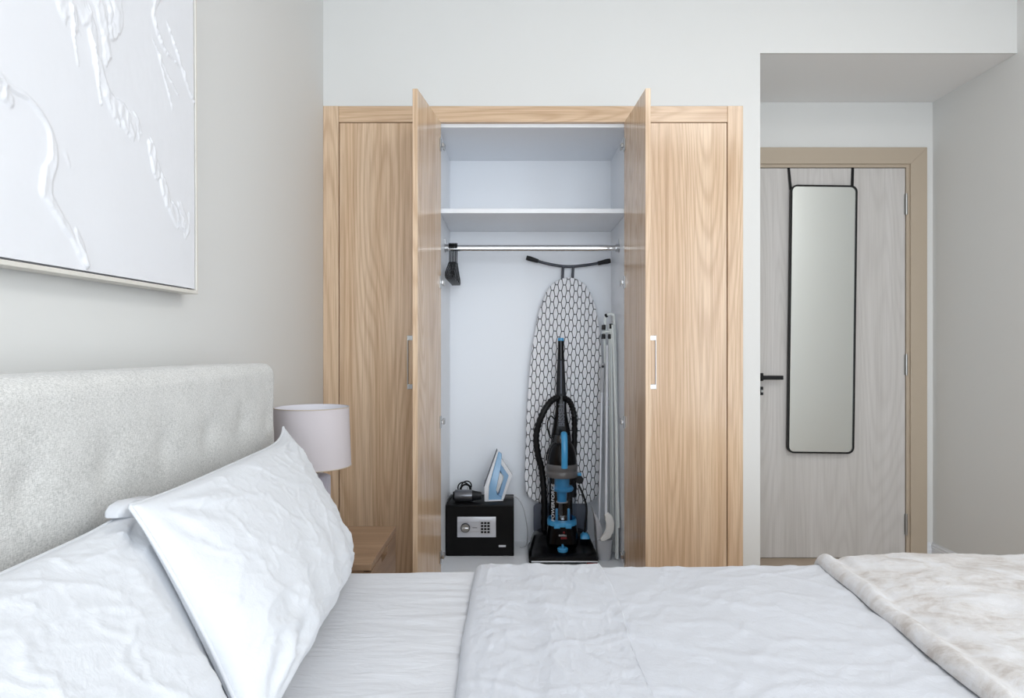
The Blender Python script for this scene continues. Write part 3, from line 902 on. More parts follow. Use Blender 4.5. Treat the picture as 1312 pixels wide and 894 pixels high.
MB().lathe((vx, VY, 0), [(.027, vz(628.5)), (.024, vz(642))], 28).build('cyclone_cone', 'vac_blue', cy, smooth=50)
MB().lathe((vx, VY, 0), [(.029, vz(642.0)), (.029, vz(643.2))], 28).build('separator_disc', 'pan_grey', cy, smooth=40)
text_mesh('POWERFORCE', .0285, wrapfn(vx, VY, rb + .0010, -.72, True, vz(640.5)), 'lettering', 'white_print', bn)
# grey collar and black domed lid
MB().lathe((vx, VY, 0), [(.0765, vz(610)), (.0795, vz(609)), (.0795, vz(604)), (.0775, vz(603.4)), (.0775, vz(600.4)), (.0795, vz(599.8)), (.0795, vz(594.5)), (.076, vz(593.2))], 44).build('collar', 'vac_grey', vc, smooth=40)
lid = MB().lathe((vx, VY, 0), [(.0755, vz(593.2)), (.0745, vz(588)), (.069, vz(579)), (.060, vz(572)), (.050, vz(567)), (.030, vz(565))], 40).build('bin_lid', 'gloss_black', vc, smooth=60)
MB().lathe((vx, VY + .01, 0), [(.052, vz(568)), (.050, vz(562)), (.044, vz(556.5))], 36, cap=False).build('lid_hood', 'clear', lid, smooth=60)
# blue carrying handle
hp = smooth_path([(vx + .006, VY - .030, vz(560)), (vx + .006, VY - .052, vz(553.5)), (vx + .006, VY - .078, vz(558)), (vx + .006, VY - .092, vz(575)), (vx + .006, VY - .086, vz(596))], 5)
ch = MB().tube(hp, .0105, 12)
ch.v = [((p[0] - vx - .006) * 1.5 + vx + .006, p[1], p[2]) for p in ch.v]
ch.build('carry_handle', 'vac_blue', vc, smooth=60)
# wand handle
hcy = VY + .064
def slab(secs):
    return loft([(vx + dx - w2, vx + dx + w2, hcy - t, hcy + t, z, min(w2, t) * .8) for (dx, w2, t, z) in secs])
wand = slab([(.002, .022, .020, vz(552)), (.002, .021, .018, vz(512)), (.000, .026, .018, vz(508)), (-.001, .0235, .018, vz(490)), (-.001, .018, .017, vz(465)), (-.001, .0150, .016, vz(450)), (-.001, .0140, .016, vz(436))]).build('wand_handle', 'charcoal', vc, smooth=50)
slab([(-.001, .0152, .0172, vz(460.5)), (-.001, .0148, .0168, vz(436.5))]).build('grip', 'gloss_black', wand, smooth=50)
slab([(-.001, .0155, .0170, vz(436.3)), (-.001, .0150, .0165, vz(432.5))]).build('blue_end_cap', 'vac_blue', wand, smooth=50)
MB().box(vx - .004, vx + .002, hcy - .0215, hcy - .0160, vz(505), vz(462), .001, 1).build('highlight_rib', 'slate', wand)
text_mesh('BISSELL', .040, lambda x, y, z: (vx + .002 - y, hcy - .0215 - z, vz(531.5) + x * 1.0), 'lettering', 'grey_print', wand, outline=.0013)
# hose: loop on the left, down behind the bin, and shorter arc on the right
hose = smooth_path([(vx - .008, hcy - .005, vz(510)), (vx - .050, hcy - .02, vz(514)), (vx - .095, hcy - .03, vz(530)), (vx - .128, hcy - .02, vz(556)), (vx - .122, hcy - .01, vz(582)), (vx - .100, hcy + .0, vz(605)), (vx - .088, hcy + .0, vz(640)), (vx - .088, hcy + .0, vz(688))], 8)
def ribbed(path, r, d=.0018):
    rr = [r + (d if i % 2 else -d) for i in range(len(path))]
    return MB().tube(path, rr, 12)
ribbed(hose, .0165).build('hose', 'black', vc, smooth=40)
hose2 = smooth_path([(vx + .012, hcy - .005, vz(510)), (vx + .045, hcy - .01, vz(516)), (vx + .066, hcy - .01, vz(532)), (vx + .070, hcy - .0, vz(555)), (vx + .066, hcy + .0, vz(600)), (vx + .066, hcy + .0, vz(640))], 8)
ribbed(hose2, .0145).build('hose', 'black', vc, smooth=40)
cc = smooth_path([(vx - .030, hcy, vz(540)), (vx - .055, hcy - .02, vz(534)), (vx - .072, hcy - .02, vz(545)), (vx - .060, hcy - .02, vz(560)), (vx - .045, hcy - .02, vz(566)), (vx - .070, hcy - .02, vz(580)), (vx - .078, hcy - .01, vz(592))], 6)
MB().tube(cc, .0038, 8).build('power_cord', 'black', vc, smooth=80)
# hose clip and upholstery tool on the right
MB().lathe((vx + .090, VY + .02, vz(615)), [(.020, -.012), (.020, .012)], 18, 'y').build('hose_clip', 'black', vc)
MB().box(vx + .078, vx + .100, VY + .006, VY + .030, vz(610), vz(606.2), .003).build('clip_button', 'vac_blue', vc)
MB().tube(smooth_path([(vx + .086, VY + .02, vz(622)), (vx + .105, VY + .01, vz(632)), (vx + .125, VY - .0, vz(650)), (vx + .118, VY - .01, vz(672)), (vx + .112, VY - .01, vz(686))], 6), .0055, 8).build('tool_hose', 'black', vc, smooth=80)
loft([(vx + .090, vx + .138, VY - .045, VY + .01, vz(687.5), .012), (vx + .093, vx + .136, VY - .042, VY + .008, vz(684), .012), (vx + .104, vx + .124, VY - .03, VY + .0, vz(681), .009)]).build('nozzle_tool', 'vac_blue', vc, smooth=50)

# ------------------------------------------------------------------ folded drying rack, dustpan and broom at the right side
KY = 3.42; sK = 865 / KY
def K(x, y, dy=0.0): return ((x - 656) * (KY + dy) / 865, KY + dy, CAM_Z + (447 - y) * (KY + dy) / 865)
rk = thing('drying_rack', (K(786, 0)[0], KY, IZ0), 'folded white tubular drying rack leaning at the right of the wardrobe interior', 'drying rack')
fl = IZ0 + .0085
MB().tube(smooth_path([K(776.0, 424, .05), K(775.5, 408, .05), K(779, 403, .05), K(784.5, 403.0, .045), K(787.0, 410, .04), K(788.5, 470, .0), K(789.5, 560, -.04), K(790.0, 640, -.06), (K(789.5, 0, -.07)[0], KY - .07, fl)], 6), .0075, 10).build('frame_tube', 'rack_white', rk, smooth=60)
for pts in ([K(785.0, 416, .01), K(788.0, 500, -.02), K(790.5, 600, -.055), K(792.8, 676, -.085)],
            [K(781.5, 416, .04), K(781.0, 470, .06), K(782.5, 560, .09), (K(783, 0, .09)[0], KY + .09, fl)],
            [K(785.2, 418, .02), K(787.4, 480, .0), K(790.2, 560, -.05), (K(791.0, 0, -.09)[0], KY - .09, fl)],
            [K(783.0, 418, .03), K(784.0, 500, .03), K(785.0, 600, .03), (K(786, 0, .03)[0], KY + .03, fl)]):
    MB().tube(smooth_path(pts, 4), .0068, 10).build('frame_tube', 'rack_white', rk, smooth=60)
MB().tube([K(774.5, 424, .06), K(775.5, 470, .08), K(777.0, 560, .11), (K(779, 0, .13)[0], KY + .13, fl)], .0068, 10).build('frame_tube', 'rack_white', rk, smooth=60)
for (x0, x1, y0, y1) in ((771.5, 775.8, 416, 422.5), (771.0, 775.5, 428, 434), (781.0, 785.0, 414.5, 421), (779.5, 782.5, 428, 434)):
    a = K(x0, y1, .03); c = K(x1, y0, .03)
    MB().box(a[0], c[0], KY + .022, KY + .052, a[2], c[2], .002).build('joint_clip', 'black', rk)
MB().tube([K(775.5, 405.0, .049), K(778.0, 403.6, .046)], .0098, 12).build('end_cap', 'black', rk, smooth=50)
MB().tube([K(771.5, 425.2, .037), K(784.5, 424.5, .037)], .006, 10).build('cross_bar', 'rack_white', rk, smooth=60)

DYp = 3.36
def Dp(x, y, dy=0.0): return ((x - 656) * (DYp + dy) / 865, DYp + dy, CAM_Z + (447 - y) * (DYp + dy) / 865)
dp = thing('long_handled_dustpan', (Dp(773, 0)[0], DYp, IZ0), 'grey upright dustpan on a silver pole with grey grip, beside the vacuum cleaner', 'dustpan')
px0, px1 = Dp(764.2, 0)[0], Dp(784.5, 0)[0]
ztop, zspk = Dp(0, 664)[2], Dp(0, 646)[2]
pan = loft([(px0 + .006, px1 - .010, DYp - .03, DYp + .06, IZ0 + .0006, .02), (px0 + .003, px1 - .006, DYp - .035, DYp + .08, Dp(0, 705)[2], .022), (px0, px1 - .001, DYp - .035, DYp + .10, Dp(0, 690)[2], .022)])
pan.build('pan_bin', 'pan_grey', dp, smooth=50)
q = [Dp(764.0, 692), Dp(763.2, 665), Dp(757.0, 647), Dp(766, 664), Dp(769.5, 671), Dp(774, 690)]
MB().prism([(p[0], p[2]) for p in q], 'xz', DYp - .02, DYp + .08, .002).build('pan_lip', 'pan_grey', dp)
MB().tube([Dp(767.8, 668, .03), Dp(771.2, 500, .11)], .0078, 12).build('pole', 'pole_grey', dp, smooth=60)
gt = MB().tube([Dp(771.0, 503, .11), Dp(771.2, 500, .112), Dp(772.2, 474, .125), Dp(772.3, 468, .128), Dp(772.4, 464.8, .13)], [.0092, .0105, .0125, .0115, .006], 14).build('grip', 'pan_grey', dp, smooth=60)
g0 = Dp(772.3, 469.5, .113)
MB().lathe(g0, [(.0065, -.002), (.0065, .003)], 14, 'y').build('hang_hole', 'charcoal', gt)

br = thing('long_handled_brush', (Dp(777, 0)[0], DYp + .05, Dp(0, 691)[2]), 'white curved brush head on a silver pole, hooked into the grey dustpan', 'brush')
arc = [(776.2, 657.5), (780.0, 662), (782.5, 670), (782.0, 678), (778.5, 686), (773.0, 689.5), (769.5, 690.8)]
aw = [3.0, 4.3, 4.6, 4.4, 3.9, 3.0, 1.6]
L = []; Rr = []
for i, (x, y) in enumerate(arc):
    a = arc[max(i - 1, 0)]; c = arc[min(i + 1, len(arc) - 1)]
    tx, ty = c[0] - a[0], c[1] - a[1]; l = math.hypot(tx, ty); nx, ny = -ty / l, tx / l
    L.append(Dp(x + nx * aw[i], y + ny * aw[i], -.05)); Rr.append(Dp(x - nx * aw[i], y - ny * aw[i], -.05))
poly = [(p[0], p[2]) for p in L] + [(p[0], p[2]) for p in reversed(Rr)]
MB().prism(poly, 'xz', DYp - .062, DYp - .038, .004).build('brush_head', 'cream_plastic', br, smooth=50)
MB().tube([Dp(776.4, 660, -.05), Dp(777.2, 560, .02), Dp(778.0, 442, .075)], .0078, 12).build('pole', 'pole_grey', br, smooth=60)
MB().tube([Dp(777.6, 520, .042), Dp(777.9, 512, .046)], .0105, 12).build('pole_collar', 'pan_grey', br, smooth=50)

# ------------------------------------------------------------------ bed
HX = -0.643          # front face of the headboard
BYF, BYN = 1.800, -0.02
BX0, BX1 = HX + .006, 1.43
MZ = 0.566
bed = thing('bed', ((BX0 + BX1) / 2, (BYF + BYN) / 2, 0.0), 'bed with padded grey woven headboard along the left wall', 'bed')
def headboard():
    y0, y1, z0, z1 = BYN - .04, 1.838, 0.02, 1.116
    th = .15
    r = .034
    # cross-section path in (x offset, z), front bottom -> top -> back bottom
    path = []
    for z in np.linspace(z0, z1 - r, 110): path.append((0.0, z, 1, 0))
    for a in np.linspace(0, 90, 12)[1:]:
        A = math.radians(a); path.append((-r + r * math.cos(A), z1 - r + r * math.sin(A), math.cos(A), math.sin(A)))
    for x in np.linspace(-r, -th + r, 6)[1:]: path.append((x, z1, 0, 1))
    for a in np.linspace(90, 180, 8)[1:]:
        A = math.radians(a); path.append((-th + r + r * math.cos(A), z1 - r + r * math.sin(A), math.cos(A), math.sin(A)))
    path.append((-th, z0, -1, 0))
    ys = np.linspace(y0, y1, 200)
    pa = np.array(path); P = np.zeros((len(path), len(ys), 3))
    Yg, Xo = np.meshgrid(ys, pa[:, 0]); _, Zg = np.meshgrid(ys, pa[:, 1]); _, Nx = np.meshgrid(ys, pa[:, 2]); _, Nz = np.meshgrid(ys, pa[:, 3])
    # rounded far/near ends
    er = .012
    dy = np.minimum(Yg - y0, y1 - Yg)
    endd = np.where(dy < er, er - np.sqrt(np.maximum(er * er - (er - dy) ** 2, 0)), 0)
    disp = -endd + .002 * fbm(Yg * 3.1, Zg * 3.0, 3)
    front = (Nx > .5)
    for yc in np.arange(0.0, 1.8, 0.178):
        for zc, off in ((0.972, 0.01), (0.74, .1)):
            d2 = (Yg - yc - off) ** 2 + (Zg - zc) ** 2
            disp = disp - front * (.0055 * np.exp(-d2 / .0009) + .0030 * np.exp(-d2 / .005))
            ang = np.arctan2(Zg - zc, Yg - yc - off)
            disp = disp + front * .0007 * np.cos(ang * 6 + yc * 7) * np.exp(-d2 / .0035) * (d2 / .002).clip(0, 1)
    disp = np.maximum(disp, -.04)
    P[..., 0] = HX + Xo + Nx * disp; P[..., 1] = Yg; P[..., 2] = Zg + Nz * disp
    m = MB().grid(P)
    nb = len(ys); na = len(path)
    m.f.append(tuple(i * nb for i in range(na))); m.f.append(tuple(i * nb + nb - 1 for i in range(na)))
    return m
headboard().build('headboard', 'weave', bed, smooth=60)
MB().box(BX0, BX1, BYN, BYF, .10, .285, .015).build('bed_base', 'weave', bed)
for x in (BX0 + .1, BX1 - .1):
    for y in (BYN + .1, BYF - .1):
        MB().lathe((x, y, 0), [(.022, .0), (.03, .0995)], 16).build('leg', 'black', bed)

def drape(x0f, x1, y0, y1, z, thick, rc, drop, amp_fn, nx=150, ny=150, edge_r=.012, xfoot=None, near_drop=0.05):
    """a cloth layer lying on the bed: flat over [y0,y1], rounding down over the sides; edge tapers to nothing at x0.
    x0f(Y) gives the left edge."""
    # param across the bed
    S = []
    for s in np.linspace(0, 1, 8, endpoint=False): S.append((y0, z - rc - near_drop * (1 - s), -1, 0))
    for a in np.linspace(180, 90, 9)[:-1]:
        A = math.radians(a); S.append((y0 + rc + rc * math.cos(A), z - rc + rc * math.sin(A), math.cos(A), math.sin(A)))
    for y in np.linspace(y0 + rc, y1 - rc, ny): S.append((y, z, 0, 1))
    for a in np.linspace(90, 0, 13)[1:]:
        A = math.radians(a); S.append((y1 - rc + rc * math.cos(A), z - rc + rc * math.sin(A), math.cos(A), math.sin(A)))
    for s in np.linspace(0, 1, 14)[1:]: S.append((y1, z - rc - drop * s, 1, 0))
    S = np.array(S)
    tt = np.concatenate([np.linspace(0, .03, 14) , np.linspace(.03, 1, nx)[1:]])
    Sy, Tt = np.meshgrid(S[:, 0], tt); Sz, _ = np.meshgrid(S[:, 1], tt); Ny, _ = np.meshgrid(S[:, 2], tt); Nz, _ = np.meshgrid(S[:, 3], tt)
    X0 = x0f(Sy)
    X = X0 + (x1 - X0) * Tt
    arc = np.cumsum(np.r_[0, np.hypot(np.diff(S[:, 0]), np.diff(S[:, 1]))])[None, :] * np.ones_like(X)
    d = X - X0
    rise = np.sqrt(np.clip(1 - (1 - np.clip(d / edge_r, 0, 1)) ** 2, 0, 1))
    disp = thick * rise + amp_fn(X, arc, d) * np.clip(d / (edge_r * 2), 0, 1)
    P = np.stack([X, Sy + Ny * disp, Sz + Nz * disp], -1)
    if xfoot is not None:
        r2 = .06
        over = np.clip(P[..., 0] - xfoot, 0, None)
        ang = np.clip(over / r2, 0, math.pi / 2)
        down = np.where(over > 0, r2 * (1 - np.cos(ang)) + np.clip(over - r2 * math.pi / 2, 0, None), 0)
        P[..., 0] = np.where(over > 0, xfoot + r2 * np.sin(ang), P[..., 0])
        P[..., 2] -= down * np.clip((P[..., 2] - .12) / (z - .12), 0, 1)
    return MB().grid(P)

def crease(u, v, s, seed):
    """sharp irregular pressed creases"""
    w1 = fbm(u * s * .6 + seed, v * s * .6 - seed, 3) * .8
    return np.clip(1 - np.abs(pnoise(u * s + w1 + seed, v * s - w1)) * 9, 0, 1)
# mattress in its fitted sheet
def sheet_amp(X, Yv, d):
    lam = X * .14 + Yv
    a = .0034 * ridge(lam * 24 + 3, X * 3.2, 3) * sstep(-.40, -.12, X)
    a = a + .004 * fbm(X * 3, Yv * 4, 3)
    return a
mt = MB().box(BX0 + .002, BX1, BYN + .005, BYF - .012, .287, MZ - .012, .02)
gridm = drape(lambda y: np.full_like(y, BX0), BX1, BYN + .003, BYF - .003, MZ - .004, .003, .030, .20, sheet_amp, 220, 170, .02, near_drop=.20)
matt = thing('mattress', ((BX0 + BX1) / 2, (BYF + BYN) / 2, .287), 'mattress in a smooth white fitted sheet, bare between pillows and duvet', 'mattress')
mt.build('mattress_core', 'sheet', matt)
gridm.build('fitted_sheet', 'sheet', matt, smooth=180)

# duvet: main body and the turned-down end
def duv_amp(X, Yv, d):
    a = .006 * fbm(X * 2.2 + 5, Yv * 2.6, 3)
    a = a + .0026 * crease(X, Yv * 1.5, 3.3, 2.1) + .0020 * crease(X * 1.2, Yv, 5.6, 8.4) + .0012 * crease(X, Yv, 10.3, 4.4)
    a = a + .0005 * ridge(X * 14, Yv * 22, 3)
    return a
duvet = thing('duvet', (.65, .9, MZ), 'white linen duvet spread over the bed and turned down near the pillows', 'duvet')
drape(lambda y: -.060 + .01 * fbm(y * 3, y * 0 + 2, 2), BX1 + .10, BYN - .012, BYF + .006, MZ + .004, .013, .042, .26, duv_amp, 260, 200, .016, xfoot=BX1 - .02, near_drop=.22).build('duvet_body', 'duvet_linen', duvet, smooth=180)
def fold_amp(X, Yv, d):
    return duv_amp(X, Yv, d) + .0015 + .003 * np.exp(-((X - .236) / .022) ** 2) + fold_only(X, Yv, d)
def fold_only(X, Yv, d):
    wx = X + .03 * np.sin(Yv * 3.0)
    a = .0015 * fbm(X * 4 + 9, Yv * 2.2, 3)
    a = a + .0028 * np.exp(-((wx - .055) / .030) ** 2) * (1 + .5 * fbm(Yv * 4, Yv * 0, 2)) - .0025 * np.exp(-((wx - .005) / .03) ** 2)
    a = a + .0011 * crease(X * 2.6, Yv * .6, 5.0, 1.3) + .0009 * crease(X * 2.6, Yv * .7, 9.0, 6.3) + .0005 * crease(X * 2, Yv, 16.0, 3.3)
    return a
fold = drape(lambda y: -.098 + .008 * fbm(y * 2.3, y * 0 + 7, 2) + 0 * y, .232, BYN - .016, BYF + .0085, MZ + .004, .0165, .042, .25, fold_amp, 110, 200, .020, near_drop=.22)
# close the right hem of the fold down onto the duvet
fv = np.array(fold.v).reshape(-1, 150 * 0 + (8 + 8 + 200 + 12 + 13), 3)
yy = fv[-1, :, 1]
hem = fv[-1].copy(); hem[:, 0] += .004 + .006 * np.sin(yy * 9)
fv[-1, :, 0] += .006 * np.sin(yy * 9) ; fv[-2, :, 0] += .004 * np.sin(yy * 9)
nrm = np.zeros_like(hem); 
hem[:, 2] -= .008
fold = MB().grid(np.concatenate([fv, hem[None]], 0))
fold.build('turned_down_end', 'duvet_linen', duvet, smooth=70)

# plush throw at the foot
def throw_amp(X, Yv, d):
    a = .012 * fbm(X * 3.0 + 3, Yv * 3.2, 4) + .009 * ridge(X * 2.6 + .9, Yv * 3.4 + .6 * fbm(X * 2, Yv * 2, 2), 2) * sstep(.05, .16, d)
    hemroll = .011 * np.exp(-((d - .020) / .016) ** 2) - .006 * np.exp(-((d - .058) / .014) ** 2)
    return a + hemroll + .003 * fbm(X * 30, Yv * 30, 2)
thr = drape(lambda y: .752 + .055 * np.clip((y - 1.0) / .8, 0, 1.2) + .012 * fbm(y * 4, y * 0 + 1, 2), BX1 + .22, BYN - .020, BYF + .016, MZ + .022, .018, .046, .22, throw_amp, 220, 240, .016, xfoot=BX1 - .01, near_drop=.22)
tag(thr.build('throw_blanket', 'plush', None, smooth=180), 'cream and beige plush throw blanket laid across the foot of the bed', 'blanket')

# ------------------------------------------------------------------ pillows
def pillow(name, c, thick, bulge_n, label, seed, dog=.12, nu=170, nv=130, sink=None, under=None):
    """c: four corners far-top, near-top, far-bottom, near-bottom"""
    ft, nt, fb, nb = [np.array(q, float) for q in c]
    u = np.linspace(-1, 1, nu); v = np.linspace(-1, 1, nv)
    U, Vv = np.meshgrid(u, v, indexing='ij')
    # pinch edges between the corners
    def edge_pull(Uc, Vc):
        k = .055
        return Uc * (1 - k * (1 - Vc ** 2) ** .8 * np.abs(Uc) ** 3), Vc * (1 - k * 1.3 * (1 - Uc ** 2) ** .8 * np.abs(Vc) ** 3)
    Up, Vp = edge_pull(U, Vv)
    Vp = np.where(Vv < 0, Vv * (1 - dog * (1 - U ** 6) * (.62 - .38 * U) * np.abs(Vv) ** 3), Vp)
    a = (Up + 1) / 2; b = (Vp + 1) / 2        # a: far(0)->near(1); b: top(0)->bottom(1)
    base = (ft[None, None] * ((1 - a) * (1 - b))[..., None] + nt[None, None] * (a * (1 - b))[..., None] + fb[None, None] * ((1 - a) * b)[..., None] + nb[None, None] * (a * b)[..., None])
    e1 = nt - ft; e2 = fb - ft
    n = np.cross(e1, e2); n /= np.linalg.norm(n)
    if n[0] < 0: n = -n
    prof = ((1 - U ** 2).clip(0, 1) * (1 - Vv ** 2).clip(0, 1))
    h = prof ** .40
    # sag: more fill in the lower half
    h = h * (1 + .22 * Vv)
    rim = sstep(0, .16, prof)
    cre = .0065 * fbm(U * 1.3 + seed, Vv * 1.1 - seed, 3)
    ang = np.arctan2(Vv, U)
    rad = np.hypot(U, Vv)
    cre = cre + .0026 * crease(U * 1.1 + .5 * Vv, Vv, 1.9, seed + 1.1) + .0020 * crease(U, Vv * .7 + .4 * U, 3.3, seed + 5.2) + .0012 * crease(U, Vv, 6.1, seed + 9.9)
    # gathers that fan out of the corners
    for (cu, cv) in ((-1, -1), (1, -1), (-1, 1), (1, 1)):
        dd = np.hypot(U - cu, Vv - cv); aa = np.arctan2(Vv - cv, (U - cu))
        cre = cre + .004 * np.sin(aa * 13 + seed * 3 + cu) * np.exp(-((dd - .38) / .26) ** 2)
    # folds running down the lower face
    cre = cre + .004 * np.sin((U * 7 + .8 * fbm(U * 2, Vv * 2, 2)) * 2.2 + seed) * sstep(-.3, .7, Vv)
    F = base + n * (thick * h + cre * rim + .0015)[..., None]
    Bk = base - n * (thick * bulge_n * h + .0015)[..., None]
    if sink is not None:
        F[..., 2] = np.maximum(F[..., 2], sink); Bk[..., 2] = np.maximum(Bk[..., 2], sink)
        Bk[..., 0] = np.maximum(Bk[..., 0], HX + .006)
        F[..., 0] = np.maximum(F[..., 0], HX + .010)
    if under is not None:
        o_, n_, off = under
        lim = o_[0] - (n_[1] * (F[..., 1] - o_[1]) + n_[2] * (F[..., 2] - o_[2])) / n_[0] - off
        k_ = sstep(.90, .97, F[..., 1])
        F[..., 0] = np.where(F[..., 0] > lim, F[..., 0] + (lim - F[..., 0]) * k_, F[..., 0])
        F[..., 0] = np.maximum(F[..., 0], HX + .010)
        Bk[..., 0] = np.minimum(Bk[..., 0], F[..., 0] - .003)
    m = MB().grid(F); m.grid(Bk)
    k = nu * nv
    per = [i * nv for i in range(nu)] + [(nu - 1) * nv + j for j in range(1, nv)] + [i * nv + nv - 1 for i in range(nu - 2, -1, -1)] + [j for j in range(nv - 2, 0, -1)]
    for i in range(len(per)):
        p, q = per[i], per[(i + 1) % len(per)]
        m.f.append((p, q, q + k, p + k))
    root = thing(name, tuple((ft + nt + fb + nb) / 4 * np.array([1, 1, 0]) + np.array([0, 0, MZ + .004])), label, 'pillow')
    m.build('pillowcase', 'linen', root, smooth=180)
    # stitched hem along the outline
    seam = [tuple(((F.reshape(-1, 3)[i] + Bk.reshape(-1, 3)[i]) / 2)) for i in per][::2]
    MB().tube(seam, .0035, 6, closed=True).build('piping', 'linen', root, smooth=80)
    return root
SINK = MZ + .0065
_a, _b, _c = np.array((-.607, 1.792, .946)), np.array((-.535, .955, .932)), np.array((-.345, .925, .615))
_n = np.cross(_b - _a, _c - _a); _n /= np.linalg.norm(_n)
UNDER = (_b, _n if _n[0] > 0 else -_n, .030)
pillow('pillow', [(-.607, 1.792, .946), (-.542, .955, .932), (-.425, 1.775, .580), (-.356, .925, .610)], .080, .45, 'white linen pillow overlapping the other one, nearest the bedside lamp', 1.7, sink=SINK, dog=.17)
pillow('pillow', [(-.606, 1.075, .912), (-.606, .350, .890), (-.430, 1.280, .585), (-.375, .350, .585)], .075, .30, 'white linen pillow at the lower left corner, tucked under the other', 5.3, sink=SINK, under=UNDER)

np_ = [o for o in bpy.data.objects if o.name.startswith('pillow') and o.type == 'EMPTY' and 'tucked' in o['label']][0]
b = MB().prism([(.998, .904), (1.000, .914), (1.010, .921), (1.035, .9225), (1.086, .918), (1.088, .898), (1.060, .892), (1.030, .897)], 'yz', -.606, -.577, .007, 3)
b.build('folded_corner', 'linen', np_, smooth=80)

# ------------------------------------------------------------------ nightstand and lamp
NX0, NX1, NY0, NY1, NZ = XL + .018, -0.393, 1.885, 2.290, 0.554
ns = thing('nightstand', ((NX0 + NX1) / 2, (NY0 + NY1) / 2, 0.0), 'brown wooden nightstand between the bed and the wardrobe', 'nightstand')
MB().box(NX0, NX1, NY0, NY1, NZ - .020, NZ, .001, 1).build('top', 'walnut_x', ns)
MB().box(NX0, NX1 - .02, NY0 + .001, NY0 + .019, .05, NZ - .0205).build('side_panel', 'walnut_x', ns, smooth=0)
MB().box(NX0, NX1 - .02, NY1 - .019, NY1 - .001, .05, NZ - .0205).build('side_panel', 'walnut_x', ns, smooth=0)
MB().box(NX0, NX1 - .02, NY0 + .02, NY1 - .02, .05, .068).build('bottom_panel', 'walnut_x', ns, smooth=0)
MB().box(NX0, NX0 + .012, NY0 + .02, NY1 - .02, .069, NZ - .021).build('back_panel', 'walnut_y', ns, smooth=0)
for z0, z1 in ((.300, NZ - .024), (.050, .296)):
    ym = (NY0 + NY1) / 2
    poly = [(NY0 + .001, z0), (NY1 - .001, z0), (NY1 - .001, z1), (ym + .055, z1), (ym + .045, z1 - .022), (ym - .045, z1 - .022), (ym - .055, z1), (NY0 + .001, z1)]
    dw = MB().prism(poly, 'yz', NX1 - .019, NX1 - .001).build('drawer_front', 'walnut_y', ns, smooth=0)
    MB().box(NX1 - .30, NX1 - .0195, NY0 + .03, NY1 - .03, z0 + .01, z1 - .04).build('drawer_box', 'gap', dw, smooth=0)
for x in (NX0 + .05, NX1 - .06):
    for y in (NY0 + .04, NY1 - .04):
        MB().lathe((x, y, 0), [(.012, 0), (.016, .0495)], 14).build('leg', 'black', ns)

LX, LYl = -0.618, 2.085
sLm = 865 / LYl
lampz = lambda y: CAM_Z + (447 - y) / sLm
lamp = thing('table_lamp', (LX, LYl, NZ + .0006), 'bedside lamp with taupe drum shade and ribbed grey base on the nightstand', 'lamp')
zt, zb = lampz(521), lampz(597)
MB().lathe((LX, LYl, 0), [(.1185, zb), (.1120, zt), (.1104, zt), (.1169, zb), (.1185, zb)], 64, cap=False).build('shade', 'shade', lamp, smooth=40, weld=True)
MB().lathe((LX, LYl, 0), [(.1165, zb + .001), (.1101, zt - .001)], 64, cap=False).build('shade_lining', 'shade_in', lamp, smooth=40)
for r, z in ((.1187, zb + .0015), (.1122, zt - .0015)):
    MB().tube([(LX + r * math.cos(a), LYl + r * math.sin(a), z) for a in np.linspace(0, 2 * math.pi, 64, endpoint=False)], .0014, 6, closed=True).build('shade_rim', 'taupe', lamp, smooth=80)
bz1 = lampz(609)
nr = 44; vsb = []; fsb = []
rp_ = []
for j in range(nr * 4):
    a = 2 * math.pi * j / (nr * 4); rp_.append((a, .054 + .0022 * (1 if (j % 4) in (0, 1) else -1)))
hs = [(NZ + .0006, 1.0), (bz1 - .006, 1.0), (bz1 - .003, .985), (bz1, .90)]
for z, k_ in hs: vsb += [(LX + r * k_ * math.cos(a), LYl + r * k_ * math.sin(a), z) for a, r in rp_]
m_ = nr * 4
for i in range(len(hs) - 1):
    for j in range(m_): fsb.append((i * m_ + j, i * m_ + (j + 1) % m_, (i + 1) * m_ + (j + 1) % m_, (i + 1) * m_ + j))
fsb.append(tuple(range(m_))); fsb.append(tuple((len(hs) - 1) * m_ + j for j in range(m_)))
MB().add(vsb, fsb).build('ribbed_base', 'ceramic', lamp, smooth=40)
MB().lathe((LX, LYl, 0), [(.018, bz1 + .0003), (.018, bz1 + .012), (.009, bz1 + .014), (.009, zb + .05), (.016, zb + .052), (.016, zb + .09)], 20).build('lamp_neck', 'nickel', lamp, smooth=40)
MB().lathe((LX, LYl, 0), [(.012, zb + .0905), (.026, zb + .115), (.028, zb + .130), (.020, zb + .148), (.004, zb + .155)], 24).build('bulb', 'white_plastic', lamp, smooth=60)
sp_ = MB()
for k_ in range(3):
    a = 2 * math.pi * k_ / 3 + .4
    sp_.tube([(LX + .016 * math.cos(a), LYl + .016 * math.sin(a), zb + .060), (LX + .1155 * math.cos(a), LYl + .1155 * math.sin(a), zb + .020)], .0014, 6)
sp_.build('shade_spider', 'nickel', lamp)

